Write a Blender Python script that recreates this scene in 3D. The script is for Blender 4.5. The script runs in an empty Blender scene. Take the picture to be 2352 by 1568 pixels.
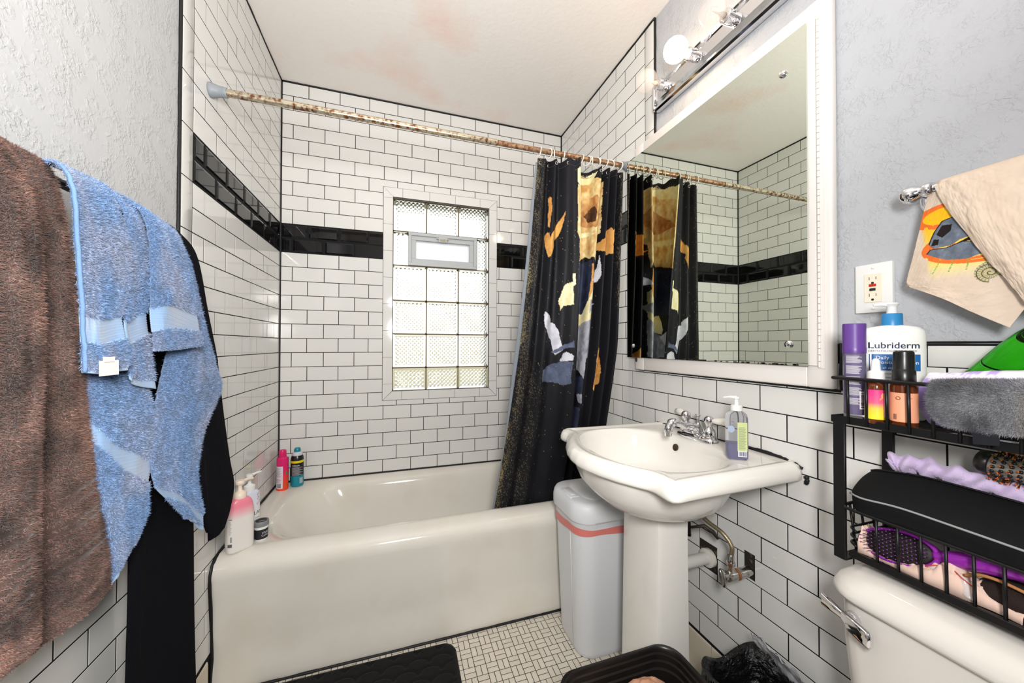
import bpy, bmesh, math, random
import numpy as np
from mathutils import Matrix, Vector

random.seed(7)
rng = np.random.default_rng(7)
sc = bpy.context.scene
COL = sc.collection

# ------------------------------------------------------------------ room size
W = 1.673          # left wall x=0, right wall x=W, back wall y=0, floor z=0
H = 2.645
YF = -3.0          # wall behind the camera
TP = 0.078         # tile course height
TL = 0.1567        # tile length pitch

# ------------------------------------------------------------------ camera
cam_d = bpy.data.cameras.new('camera')
cam = bpy.data.objects.new('camera', cam_d)
COL.objects.link(cam)
fw = Vector((0.30734437, 0.95154288, 0.01027595))
rt = Vector((0.95158398, -0.30738117, 0.00217833))
up = Vector((-0.00523141, -0.00910893, 0.99994483))
m = Matrix((rt, up, -fw)).transposed().to_4x4()
m.translation = Vector((0.6051, -2.20958, 1.20627))
cam.matrix_world = m
cam_d.sensor_fit = 'HORIZONTAL'
cam_d.sensor_width = 36.0
cam_d.lens = 816.415 / 2352 * 36.0
cam_d.clip_start = 0.02
sc.camera = cam

# ------------------------------------------------------------------ world (overcast daylight outside the window)
w = bpy.data.worlds.new('world')
sc.world = w
w.use_nodes = True
bg = w.node_tree.nodes['Background']
bg.inputs[0].default_value = (0.97, 0.98, 1.0, 1)
bg.inputs[1].default_value = 0.95

# ------------------------------------------------------------------ lights
def area_light(name, loc, direction, size, power, color, shape='DISK'):
    d = bpy.data.lights.new(name, 'AREA')
    d.shape = shape
    d.size = size
    d.energy = power
    d.color = color
    o = bpy.data.objects.new(name, d)
    COL.objects.link(o)
    o.location = loc
    o.rotation_euler = Vector(direction).to_track_quat('-Z', 'Y').to_euler()
    return o
# the photographer's flash: a diffuser straight ahead, a little thrown up at the ceiling
area_light('flash_bounce', (0.66, -2.10, 1.70), (-0.06, 0.42, 0.90), 0.30, 11.5, (1.0, 0.985, 0.97))
area_light('flash_direct', (0.65, -2.36, 1.40), (-0.06, 1.0, -0.20), 0.26, 12.0, (1.0, 0.99, 0.975))

sc.view_settings.view_transform = 'Standard'
sc.view_settings.look = 'None'
sc.view_settings.gamma = 1.0
sc.view_settings.use_curve_mapping = False
sc.view_settings.exposure = 0.92
sc.cycles.sample_clamp_indirect = 6.0
sc.cycles.max_bounces = 8
sc.cycles.diffuse_bounces = 3
sc.cycles.caustics_reflective = False
sc.cycles.glossy_bounces = 4
sc.cycles.transmission_bounces = 8
sc.cycles.transparent_max_bounces = 16
# ------------------------------------------------------------------ materials
def lin(c):
    r = []
    for v in c[:3]:
        v = v / 255.0
        r.append(v / 12.92 if v <= 0.04045 else ((v + 0.055) / 1.055) ** 2.4)
    return (r[0], r[1], r[2], 1.0)

MATS = {}
def mat(name, col=(200, 200, 200), rough=0.5, metal=0.0, spec=0.5, bump=None, vary=0.0, noise=None, trans=0.0,
        ior=1.45, emit=None, coat=0.0, attr=None, alpha=1.0, sheen=0.0, sss=0.0, obj_vary=0.0):
    """bump=(scale, strength, distance)  noise=(scale, colour2, lo, hi)"""
    if name in MATS:
        return MATS[name]
    M = bpy.data.materials.new(name)
    M.use_nodes = True
    nt = M.node_tree
    b = nt.nodes['Principled BSDF']
    b.inputs['Base Color'].default_value = lin(col)
    b.inputs['Roughness'].default_value = rough
    b.inputs['Metallic'].default_value = metal
    b.inputs['Specular IOR Level'].default_value = spec
    b.inputs['IOR'].default_value = ior
    b.inputs['Transmission Weight'].default_value = trans
    b.inputs['Coat Weight'].default_value = coat
    b.inputs['Coat Roughness'].default_value = 0.05
    b.inputs['Alpha'].default_value = alpha
    b.inputs['Sheen Weight'].default_value = sheen
    if sss:
        b.inputs['Subsurface Weight'].default_value = sss
        b.inputs['Subsurface Radius'].default_value = (0.01, 0.008, 0.006)
    if emit:
        b.inputs['Emission Color'].default_value = lin(emit[0])
        b.inputs['Emission Strength'].default_value = emit[1]
    tc = nt.nodes.new('ShaderNodeTexCoord')
    src = None
    if attr:
        a = nt.nodes.new('ShaderNodeAttribute')
        a.attribute_name = attr
        src = a.outputs['Color']
    if noise:
        n = nt.nodes.new('ShaderNodeTexNoise')
        n.inputs['Scale'].default_value = noise[0]
        n.inputs['Detail'].default_value = 4
        nt.links.new(tc.outputs['Object'], n.inputs['Vector'])
        r = nt.nodes.new('ShaderNodeMapRange')
        r.inputs['From Min'].default_value = noise[2]
        r.inputs['From Max'].default_value = noise[3]
        nt.links.new(n.outputs['Fac'], r.inputs['Value'])
        mx = nt.nodes.new('ShaderNodeMix')
        mx.data_type = 'RGBA'
        nt.links.new(r.outputs['Result'], mx.inputs['Factor'])
        if src:
            nt.links.new(src, mx.inputs['A'])
        else:
            mx.inputs['A'].default_value = lin(col)
        mx.inputs['B'].default_value = lin(noise[1])
        src = mx.outputs['Result']
    if obj_vary:
        oi = nt.nodes.new('ShaderNodeObjectInfo')
        r = nt.nodes.new('ShaderNodeMapRange')
        r.inputs['To Min'].default_value = 1 - obj_vary
        r.inputs['To Max'].default_value = 1 + obj_vary
        nt.links.new(oi.outputs['Random'], r.inputs['Value'])
        hs = nt.nodes.new('ShaderNodeHueSaturation')
        if src:
            nt.links.new(src, hs.inputs['Color'])
        else:
            hs.inputs['Color'].default_value = lin(col)
        nt.links.new(r.outputs['Result'], hs.inputs['Value'])
        src = hs.outputs['Color']
    if src:
        nt.links.new(src, b.inputs['Base Color'])
    if bump:
        n = nt.nodes.new('ShaderNodeTexNoise')
        n.inputs['Scale'].default_value = bump[0]
        n.inputs['Detail'].default_value = 5
        nt.links.new(tc.outputs['Object'], n.inputs['Vector'])
        bp = nt.nodes.new('ShaderNodeBump')
        bp.inputs['Strength'].default_value = bump[1]
        bp.inputs['Distance'].default_value = bump[2]
        nt.links.new(n.outputs['Fac'], bp.inputs['Height'])
        nt.links.new(bp.outputs['Normal'], b.inputs['Normal'])
    MATS[name] = M
    return M

def knockdown(name, col, col2):
    """painted plaster with a hand-trowelled texture"""
    M = mat(name, col, rough=0.45, spec=0.35)
    nt = M.node_tree
    b = nt.nodes['Principled BSDF']
    tc = nt.nodes.new('ShaderNodeTexCoord')
    n = nt.nodes.new('ShaderNodeTexNoise')
    n.inputs['Scale'].default_value = 105
    n.inputs['Detail'].default_value = 5
    n.inputs['Roughness'].default_value = 0.55
    n.inputs['Distortion'].default_value = 0.5
    nt.links.new(tc.outputs['Object'], n.inputs['Vector'])
    cr = nt.nodes.new('ShaderNodeValToRGB')
    cr.color_ramp.elements[0].position = 0.44
    cr.color_ramp.elements[1].position = 0.58
    nt.links.new(n.outputs['Fac'], cr.inputs['Fac'])
    nm = nt.nodes.new('ShaderNodeTexNoise')
    nm.inputs['Scale'].default_value = 22
    nm.inputs['Detail'].default_value = 3
    nt.links.new(tc.outputs['Object'], nm.inputs['Vector'])
    cm_r = nt.nodes.new('ShaderNodeValToRGB')
    cm_r.color_ramp.elements[0].position = 0.40
    cm_r.color_ramp.elements[1].position = 0.62
    nt.links.new(nm.outputs['Fac'], cm_r.inputs['Fac'])
    mu = nt.nodes.new('ShaderNodeMath')
    mu.operation = 'MULTIPLY'
    nt.links.new(cr.outputs['Color'], mu.inputs[0])
    nt.links.new(cm_r.outputs['Color'], mu.inputs[1])
    bp = nt.nodes.new('ShaderNodeBump')
    bp.inputs['Strength'].default_value = 0.5
    bp.inputs['Distance'].default_value = 0.0022
    nt.links.new(mu.outputs[0], bp.inputs['Height'])
    nt.links.new(bp.outputs['Normal'], b.inputs['Normal'])
    n2 = nt.nodes.new('ShaderNodeTexNoise')
    n2.inputs['Scale'].default_value = 3
    nt.links.new(tc.outputs['Object'], n2.inputs['Vector'])
    mx = nt.nodes.new('ShaderNodeMix')
    mx.data_type = 'RGBA'
    mx.inputs['A'].default_value = lin(col)
    mx.inputs['B'].default_value = lin(col2)
    nt.links.new(n2.outputs['Fac'], mx.inputs['Factor'])
    nt.links.new(mx.outputs['Result'], b.inputs['Base Color'])
    return M

mat('tile_white', (229, 228, 224), rough=0.07, spec=0.5, obj_vary=0.015)
mat('tile_black', (14, 14, 15), rough=0.05, spec=0.55)
mat('tile_beige', (214, 203, 182), rough=0.25)
mat('tile_floor', (220, 212, 198), rough=0.3, obj_vary=0.05)
mat('grout', (26, 28, 31), rough=0.85, spec=0.2)
mat('caulk', (16, 16, 17), rough=0.5, bump=(120, 0.4, 0.002))
knockdown('paint_grey', (190, 192, 197), (184, 187, 192))
knockdown('paint_front', (232, 230, 226), (228, 226, 222))
knockdown('paint_left', (192, 193, 194), (186, 187, 188))
mat('trim_white', (236, 231, 226), rough=0.3, bump=(25, 0.12, 0.002))
mat('porcelain', (236, 233, 226), rough=0.07, spec=0.55)
mat('enamel', (230, 226, 217), rough=0.10, spec=0.5, noise=(5, (222, 215, 202), 0.45, 0.8))
mat('toilet_white', (222, 217, 210), rough=0.09, spec=0.5)
mat('chrome', (225, 225, 228), rough=0.06, metal=1.0)
mat('chrome_worn', (196, 194, 190), rough=0.2, metal=1.0, noise=(60, (120, 112, 100), 0.5, 0.75))
mat('mirror', (222, 228, 216), rough=0.004, metal=1.0)
mat('black_metal', (16, 16, 17), rough=0.4, spec=0.4)
mat('white_plastic', (236, 236, 234), rough=0.3)
mat('cream_plastic', (240, 226, 205), rough=0.3, sss=0.1)
mat('black_plastic', (17, 17, 18), rough=0.3)

# ------------------------------------------------------------------ mesh helpers
class MB:
    def __init__(s):
        s.v = []
        s.f = []
    def add(s, verts, faces):
        o = len(s.v)
        s.v.extend([tuple(map(float, p)) for p in verts])
        s.f.extend([tuple(i + o for i in f) for f in faces])
        return s
    def build(s, name, material, parent=None, smooth=True, loc=None, col=None, flat_angle=None, fix=True):
        me = bpy.data.meshes.new(name)
        me.from_pydata(s.v, [], s.f)
        if fix:
            bm = bmesh.new()
            bm.from_mesh(me)
            bmesh.ops.recalc_face_normals(bm, faces=bm.faces)
            bm.to_mesh(me)
            bm.free()
        return link_mesh(name, me, material, parent, smooth, loc, flat_angle)

def link_mesh(name, me, material, parent=None, smooth=True, loc=None, flat_angle=None):
    if material is not None:
        me.materials.append(MATS[material] if isinstance(material, str) else material)
    if smooth and len(me.polygons):
        me.shade_smooth()
        if flat_angle:
            me.set_sharp_from_angle(angle=math.radians(flat_angle))
    o = bpy.data.objects.new(name, me)
    COL.objects.link(o)
    if loc is not None:
        o.location = loc
    if parent is not None:
        o.parent = parent
    return o

def thing(name, label, cat, group=None, loc=(0, 0, 0), rotz=0.0):
    o = bpy.data.objects.new(name, None)
    o.empty_display_size = 0.05
    COL.objects.link(o)
    o.location = loc
    o.rotation_euler = (0, 0, rotz)
    return tag(o, label, cat, group)

def tag(o, label, cat=None, group=None, kind=None):
    o['label'] = label
    if cat:
        o['category'] = cat
    if group:
        o['group'] = group
    if kind:
        o['kind'] = kind
    return o

def box(x0, x1, y0, y1, z0, z1):
    v = [(x0, y0, z0), (x1, y0, z0), (x1, y1, z0), (x0, y1, z0), (x0, y0, z1), (x1, y0, z1), (x1, y1, z1), (x0, y1, z1)]
    f = [(0, 3, 2, 1), (4, 5, 6, 7), (0, 1, 5, 4), (1, 2, 6, 5), (2, 3, 7, 6), (3, 0, 4, 7)]
    return v, f

def bevel_box(x0, x1, y0, y1, z0, z1, r=0.003, seg=2):
    """box with all edges rounded"""
    bm = bmesh.new()
    vs, fs = box(x0, x1, y0, y1, z0, z1)
    bv = [bm.verts.new(p) for p in vs]
    for f in fs:
        bm.faces.new([bv[i] for i in f])
    bmesh.ops.bevel(bm, geom=list(bm.edges), offset=r, segments=seg, profile=0.5, affect='EDGES')
    bm.verts.index_update()
    v = [tuple(p.co) for p in bm.verts]
    f = [tuple(q.index for q in p.verts) for p in bm.faces]
    bm.free()
    return v, f

def loft(rings, closed=True, cap0=True, cap1=True):
    n = len(rings[0])
    v = [tuple(p) for r in rings for p in r]
    f = []
    for i in range(len(rings) - 1):
        for j in range(n if closed else n - 1):
            k = (j + 1) % n
            f.append((i * n + j, i * n + k, (i + 1) * n + k, (i + 1) * n + j))
    if cap0:
        f.append(tuple(range(n - 1, -1, -1)))
    if cap1:
        f.append(tuple((len(rings) - 1) * n + j for j in range(n)))
    return v, f

def se_ring(rx, ry, z, n=32, p=2.0, cx=0, cy=0):
    r = []
    for i in range(n):
        t = 2 * math.pi * i / n
        c, s = math.cos(t), math.sin(t)
        r.append((cx + rx * math.copysign(abs(c) ** (2 / p), c), cy + ry * math.copysign(abs(s) ** (2 / p), s), z))
    return r

def lathe(prof, n=32, sy=1.0, p=2.0, cap0=True, cap1=True):
    """prof = [(r, z)] or [(rx, ry, z)]"""
    rings = []
    for q in prof:
        if len(q) == 2:
            rings.append(se_ring(q[0], q[0] * sy, q[1], n, p))
        else:
            rings.append(se_ring(q[0], q[1], q[2], n, p))
    return loft(rings, True, cap0, cap1)

def rot_to(v, axis, loc=(0, 0, 0), roll=0.0):
    """turn z-up verts so that z points along axis, then move to loc"""
    q = Vector(axis).to_track_quat('Z', 'Y')
    R = q.to_matrix() @ Matrix.Rotation(roll, 3, 'Z')
    L = Vector(loc)
    return [tuple(R @ Vector(p) + L) for p in v]

def move(v, d):
    return [(p[0] + d[0], p[1] + d[1], p[2] + d[2]) for p in v]

def catmull(pts, k=8, closed=False):
    P = [Vector(p) for p in pts]
    n = len(P)
    out = []
    rng_ = range(n if closed else n - 1)
    for i in rng_:
        p0 = P[(i - 1) % n] if (closed or i > 0) else P[0] * 2 - P[1]
        p1 = P[i]
        p2 = P[(i + 1) % n]
        p3 = P[(i + 2) % n] if (closed or i + 2 < n) else P[-1] * 2 - P[-2]
        for j in range(k):
            t = j / k
            out.append(0.5 * ((2 * p1) + (p2 - p0) * t + (2 * p0 - 5 * p1 + 4 * p2 - p3) * t * t + (3 * p1 - p0 - 3 * p2 + p3) * t ** 3))
    if not closed:
        out.append(P[-1].copy())
    return out

def tube(pts, r, n=10, closed=False, cap=True):
    P = [Vector(p) for p in pts]
    m_ = len(P)
    rad = r if isinstance(r, (list, tuple)) else [r] * m_
    rings = []
    prev = None
    for i in range(m_):
        if closed:
            t = P[(i + 1) % m_] - P[i - 1]
        else:
            t = P[min(i + 1, m_ - 1)] - P[max(i - 1, 0)]
        t.normalize()
        if prev is None:
            a = Vector((0, 0, 1)) if abs(t.z) < 0.9 else Vector((1, 0, 0))
            nrm = t.cross(a).normalized()
        else:
            nrm = prev - t * prev.dot(t)
            nrm.normalize()
        prev = nrm
        bn = t.cross(nrm)
        rings.append([tuple(P[i] + (nrm * math.cos(2 * math.pi * j / n) + bn * math.sin(2 * math.pi * j / n)) * rad[i]) for j in range(n)])
    if closed:
        rings.append(rings[0])
        return loft(rings, True, False, False)
    return loft(rings, True, cap, cap)

def poly_prism(poly, to3, h0, h1):
    """flat polygon (a,b) extruded between depths h0 and h1"""
    n = len(poly)
    v = [to3(a, b, h0) for a, b in poly] + [to3(a, b, h1) for a, b in poly]
    f = [tuple(range(n - 1, -1, -1)), tuple(range(n, 2 * n))]
    for i in range(n):
        j = (i + 1) % n
        f.append((i, j, n + j, n + i))
    return v, f

def grid_faces(nu, nv):
    i = np.arange(nu - 1)[:, None] * nv + np.arange(nv - 1)[None, :]
    i = i.ravel()
    return np.stack([i, i + 1, i + nv + 1, i + nv], 1)

def grid_mesh(name, P, material, parent, col=None, thick=0.0, smooth=True):
    """P (nu,nv,3) array surface, optional per-vertex sRGB colours"""
    nu, nv = P.shape[:2]
    me = bpy.data.meshes.new(name)
    me.from_pydata(P.reshape(-1, 3).tolist(), [], grid_faces(nu, nv).tolist())
    if col is not None:
        set_col(me, col.reshape(-1, 3))
    o = link_mesh(name, me, material, parent, smooth)
    if thick:
        md = o.modifiers.new('solid', 'SOLIDIFY')
        md.thickness = thick
        md.offset = 0
    return o

def set_col(me, c):
    c = np.asarray(c, float) / 255.0
    l = np.where(c <= 0.04045, c / 12.92, ((c + 0.055) / 1.055) ** 2.4)
    a = me.color_attributes.new('Col', 'FLOAT_COLOR', 'POINT')
    buf = np.ones((len(l), 4))
    buf[:, :3] = l
    a.data.foreach_set('color', buf.ravel())

def cr_matrix(m_, n):
    """Catmull-Rom interpolation matrix from m_ control values to n samples"""
    M = np.zeros((n, m_))
    for s in range(n):
        x = s / (n - 1) * (m_ - 1)
        i = min(int(x), m_ - 2)
        t = x - i
        wts = [(-t + 2 * t * t - t ** 3) / 2, (2 - 5 * t * t + 3 * t ** 3) / 2, (t + 4 * t * t - 3 * t ** 3) / 2, (-t * t + t ** 3) / 2]
        for k, wt in zip((i - 1, i, i + 1, i + 2), wts):
            if k < 0:
                M[s, 0] += 2 * wt
                M[s, 1] -= wt
            elif k > m_ - 1:
                M[s, m_ - 1] += 2 * wt
                M[s, m_ - 2] -= wt
            else:
                M[s, k] += wt
    return M

def patch(ctrl, nu, nv):
    """smooth surface through a grid of control points ctrl[rows][cols]"""
    C = np.array(ctrl, float)
    A = cr_matrix(C.shape[0], nu)
    B = cr_matrix(C.shape[1], nv)
    return np.einsum('ui,ijk,vj->uvk', A, C, B)

def normals(P):
    du = np.gradient(P, axis=0)
    dv = np.gradient(P, axis=1)
    n = np.cross(du, dv)
    return n / (np.linalg.norm(n, axis=2, keepdims=True) + 1e-12)

def vnoise(x, y, seed=0):
    """cheap smooth 2-D value noise, arrays in, 0..1 out"""
    xi, yi = np.floor(x).astype(int), np.floor(y).astype(int)
    fx, fy = x - xi, y - yi
    fx = fx * fx * (3 - 2 * fx)
    fy = fy * fy * (3 - 2 * fy)
    def hsh(a, b):
        q = np.sin(a * 127.1 + b * 311.7 + seed * 74.7) * 43758.5453
        return q - np.floor(q)
    return (hsh(xi, yi) * (1 - fx) + hsh(xi + 1, yi) * fx) * (1 - fy) + (hsh(xi, yi + 1) * (1 - fx) + hsh(xi + 1, yi + 1) * fx) * fy

def fbm(x, y, seed=0, o=4):
    r = 0
    a = 0.5
    for k in range(o):
        r = r + a * vnoise(x * 2 ** k, y * 2 ** k, seed + k)
        a *= 0.5
    return r / (1 - 0.5 ** o)

def pile(name, P, C, parent, material, count, length, width, out=1.0, mask=None, seed=1, side=1.0):
    """short fibres standing on a cloth surface, joined into one part"""
    r = np.random.default_rng(seed)
    nu, nv = P.shape[:2]
    N = normals(P) * side
    u = r.random(count) * (nu - 1.001)
    v = r.random(count) * (nv - 1.001)
    iu, iv = u.astype(int), v.astype(int)
    fu, fv = (u - iu)[:, None], (v - iv)[:, None]
    def smp(A):
        return (A[iu, iv] * (1 - fu) + A[iu + 1, iv] * fu) * (1 - fv) + (A[iu, iv + 1] * (1 - fu) + A[iu + 1, iv + 1] * fu) * fv
    keep = np.ones(count, bool)
    if mask is not None:
        keep = r.random(count) < smp(mask[..., None])[:, 0]
    p, n_, c = smp(P)[keep], smp(N)[keep], smp(C)[keep]
    k = len(p)
    d = n_ * out + r.normal(0, 0.55, (k, 3)) + np.array([0, 0, -0.35])
    d /= np.linalg.norm(d, axis=1, keepdims=True)
    t = np.cross(d, r.normal(0, 1, (k, 3)))
    t /= np.linalg.norm(t, axis=1, keepdims=True)
    L = length * (0.6 + 0.8 * r.random((k, 1)))
    V = np.empty((k, 3, 3))
    V[:, 0] = p - t * width / 2
    V[:, 1] = p + t * width / 2
    V[:, 2] = p + d * L
    cc = np.repeat((c * (0.72 + 0.56 * r.random((k, 1))))[:, None, :], 3, axis=1)
    me = bpy.data.meshes.new(name)
    me.vertices.add(3 * k)
    me.vertices.foreach_set('co', V.ravel())
    me.loops.add(3 * k)
    me.loops.foreach_set('vertex_index', np.arange(3 * k))
    me.polygons.add(k)
    me.polygons.foreach_set('loop_start', np.arange(0, 3 * k, 3))
    me.update()
    set_col(me, np.clip(cc.reshape(-1, 3), 0, 255))
    o = link_mesh(name, me, material, parent, False)
    o['kind'] = 'stuff'
    return o

def cyl_patch(r, a0, a1, z0, z1, n=16, sy=1.0, r1=None):
    """label strip wrapped on a cylinder of radius r (about z)"""
    r1 = r if r1 is None else r1
    v, f = [], []
    for i in range(n + 1):
        a = a0 + (a1 - a0) * i / n
        v.append((r * math.cos(a), r * sy * math.sin(a), z0))
        v.append((r1 * math.cos(a), r1 * sy * math.sin(a), z1))
    for i in range(n):
        f.append((2 * i, 2 * i + 2, 2 * i + 3, 2 * i + 1))
    return v, f

def text_mesh(s, size, bold=0.0, align='LEFT'):
    """flat lettering: verts (x right, y up) and faces"""
    c = bpy.data.curves.new('lettering', 'FONT')
    c.body = s
    c.size = size
    c.align_x = align
    c.offset = bold
    c.resolution_u = 3
    o = bpy.data.objects.new('lettering', c)
    COL.objects.link(o)
    dg = bpy.context.evaluated_depsgraph_get()
    dg.update()
    me = bpy.data.meshes.new_from_object(o.evaluated_get(dg))
    v = [tuple(p.co) for p in me.vertices]
    f = [tuple(p.vertices) for p in me.polygons]
    bpy.data.objects.remove(o)
    bpy.data.curves.remove(c)
    bpy.data.meshes.remove(me)
    return v, f

def put_text(name, s, size, mapf, material, parent, bold=0.0, align='LEFT'):
    v, f = text_mesh(s, size, bold, align)
    b = MB()
    b.add([mapf(p[0], p[1]) for p in v], f)
    return b.build(name, material, parent, smooth=False, fix=False)
# ------------------------------------------------------------------ setting: shell
def struct(name, b, material, label, cat):
    o = b.build(name, material, None, smooth=False)
    return tag(o, label, cat, kind='structure')

floor = struct('floor', MB().add(*box(-0.12, W + 0.12, YF - 0.1, 0.16, -0.1, -0.0006)), 'grout',
               'cream basketweave mosaic tile floor with dark grout', 'floor')
cm = mat('ceiling_paint', (238, 232, 226), rough=0.6, noise=(2.3, (238, 206, 194), 0.54, 0.78), bump=(45, 0.35, 0.004))
ceiling = struct('ceiling', MB().add(*box(-0.12, W + 0.12, YF - 0.1, 0.16, H, H + 0.1)), 'ceiling_paint',
                 'off-white painted ceiling with faint pink water stains', 'ceiling')
WIN = (0.578, 1.162, 0.934, 2.082)      # glass opening
FRM = (0.524, 1.214, 0.882, 2.136)      # outer edge of the window's tile border
bw = MB()
for x0, x1, z0, z1 in ((-0.12, WIN[0], 0, H), (WIN[1], W + 0.12, 0, H), (WIN[0], WIN[1], 0, WIN[2]), (WIN[0], WIN[1], WIN[3], H)):
    bw.add(*box(x0, x1, 0.0055, 0.16, z0, z1))
wall_back = struct('wall_back', bw, 'paint_grey', 'white subway tiled wall behind the bathtub with a black band', 'wall')
wall_left = struct('wall_left', MB().add(*box(-0.12, -0.0055, YF, 0.0055, 0, H)), 'paint_left',
                   'left wall with grey textured paint and white subway tile', 'wall')
rw = MB()
HOLE1 = (-1.240, -1.168, 0.405, 0.497)
HOLE2 = (-1.378, -1.345, 0.470, 0.548)
rw.add(*box(W + 0.0055, W + 0.12, YF, 0.0055, 0, H))
wall_right = struct('wall_right', rw, 'paint_grey', 'right wall with grey textured paint above white subway wainscot', 'wall')
wall_front = struct('wall_front', MB().add(*box(-0.12, W + 0.12, YF - 0.1, YF, 0, H)), 'paint_front',
                    'plain grey painted wall behind the camera', 'wall')

# grout beds
g = MB()
for x0, x1, z0, z1 in ((0, WIN[0], 0.3, H), (WIN[1], W, 0.3, H), (WIN[0], WIN[1], 0.3, WIN[2]), (WIN[0], WIN[1], WIN[3], H)):
    g.add(*box(x0, x1, 0.0006, 0.0055, z0, z1))
g.build('grout_bed', 'grout', wall_back, smooth=False)
g = MB()
g.add(*box(-0.0055, -0.0006, -0.9285, 0.0015, 0, H))
g.add(*box(-0.0055, -0.0006, -1.75, -0.9285, 0, 1.211))
g.build('grout_bed', 'grout', wall_left, smooth=False)
g = MB()
g.add(*box(W + 0.0006, W + 0.0055, -0.9285, 0.0015, 0, H))
g.add(*box(W + 0.0006, W + 0.0055, -2.15, -0.9285, 0, 1.211))
g.build('grout_bed', 'grout', wall_right, smooth=False)

AX = {'back': ((1, 0, 0), (0, 0, 1), (0, -1, 0), (0, 0, 0)), 'left': ((0, 1, 0), (0, 0, 1), (1, 0, 0), (0, 0, 0)),
      'right': ((0, 1, 0), (0, 0, 1), (-1, 0, 0), (W, 0, 0)), 'floor': ((1, 0, 0), (0, 1, 0), (0, 0, 1), (0, 0, 0))}
PAR = {'back': wall_back, 'left': wall_left, 'right': wall_right, 'floor': floor}
def mp(wall):
    A, B, N, _ = [Vector(q) for q in AX[wall]]
    return lambda a, b, h: tuple(A * a + B * b + N * h)
CACHE = {}
def tile(wall, a0, a1, b0, b1, material, bi=0.0008, bd=0.0006, top=0.0, back=-0.0045, name='tile', jitter=True):
    w_, h_ = a1 - a0, b1 - b0
    key = (wall, round(w_, 4), round(h_, 4), material, bi)
    if key not in CACHE:
        f3 = mp(wall)
        rings = []
        i2 = min(bi, w_ / 2.5, h_ / 2.5)
        for ins, hh in ((0, back), (0, top - bd), (i2, top)):
            rings.append([f3(ins, ins, hh), f3(w_ - ins, ins, hh), f3(w_ - ins, h_ - ins, hh), f3(ins, h_ - ins, hh)])
        v, f = loft(rings)
        me = bpy.data.meshes.new(name)
        me.from_pydata(v, [], f)
        bm = bmesh.new()
        bm.from_mesh(me)
        bmesh.ops.recalc_face_normals(bm, faces=bm.faces)
        bm.to_mesh(me)
        bm.free()
        me.materials.append(MATS[material])
        CACHE[key] = me
    o = bpy.data.objects.new(name, CACHE[key])
    A, B, N, O = [Vector(q) for q in AX[wall]]
    o.location = O + A * a0 + B * b0
    if jitter:
        o.rotation_euler = [random.gauss(0, 0.0011) for _ in range(3)]
    o.parent = PAR[wall]
    COL.objects.link(o)
    return o

def cut_tile(wall, a0, a1, b0, b1, hole, material):
    """tile cut around a rectangular hole"""
    ha0, ha1, hb0, hb1 = hole
    As = sorted({a0, a1, min(max(ha0, a0), a1), min(max(ha1, a0), a1)})
    Bs = sorted({b0, b1, min(max(hb0, b0), b1), min(max(hb1, b0), b1)})
    cells = []
    for i in range(len(As) - 1):
        for j in range(len(Bs) - 1):
            ca, cb = (As[i] + As[i + 1]) / 2, (Bs[j] + Bs[j + 1]) / 2
            if not (ha0 < ca < ha1 and hb0 < cb < hb1):
                cells.append((As[i], As[i + 1], Bs[j], Bs[j + 1]))
    if not cells:
        return
    x0, x1 = min(c[0] for c in cells), max(c[1] for c in cells)
    y0, y1 = min(c[2] for c in cells), max(c[3] for c in cells)
    if x1 - x0 < 0.006 or y1 - y0 < 0.006:
        return
    if abs(sum((c[1] - c[0]) * (c[3] - c[2]) for c in cells) - (x1 - x0) * (y1 - y0)) < 1e-7:
        return tile(wall, x0, x1, y0, y1, material)
    f3 = mp(wall)
    b = MB()
    for c in cells:
        b.add(*poly_prism([(c[0], c[2]), (c[1], c[2]), (c[1], c[3]), (c[0], c[3])], f3, -0.0045, 0))
    return b.build('tile', material, PAR[wall], smooth=False, loc=AX[wall][3])

GAP = 0.0016
def course(wall, r, joints0, lo, hi, holes=(), zcap=None, zfloor=None, skip=None, material='tile_white'):
    z1 = min(H - TP * (r - 1), H - 0.007) if zcap is None else min(H - TP * (r - 1), zcap)
    z0 = H - TP * r
    if zfloor is not None:
        z0 = max(z0, zfloor)
    if z1 - z0 < 0.008:
        return
    js = [lo]
    k = math.floor((lo - joints0) / TL)
    while True:
        k += 1
        a = joints0 + k * TL + random.gauss(0, 0.0006)
        if a >= hi - 0.012:
            break
        if a > lo + 0.012:
            js.append(a)
    js.append(hi)
    for a, b in zip(js[:-1], js[1:]):
        t = (a + GAP, b - GAP, z0 + GAP, z1 - GAP)
        if skip and skip(*t):
            continue
        hit_ = None
        for h in holes:
            if t[0] < h[1] and t[1] > h[0] and t[2] < h[3] and t[3] > h[2]:
                hit_ = h
        if hit_:
            cut_tile(wall, *t, (hit_[0] - GAP, hit_[1] + GAP, hit_[2] - GAP, hit_[3] + GAP), material)
        elif material == 'tile_black':
            tile(wall, *t, material, bi=0.011, bd=0.0038, top=0.0018)
        else:
            tile(wall, *t, material)

def rowmat(r):
    return 'tile_black' if r in (11, 12) else 'tile_white'

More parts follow.
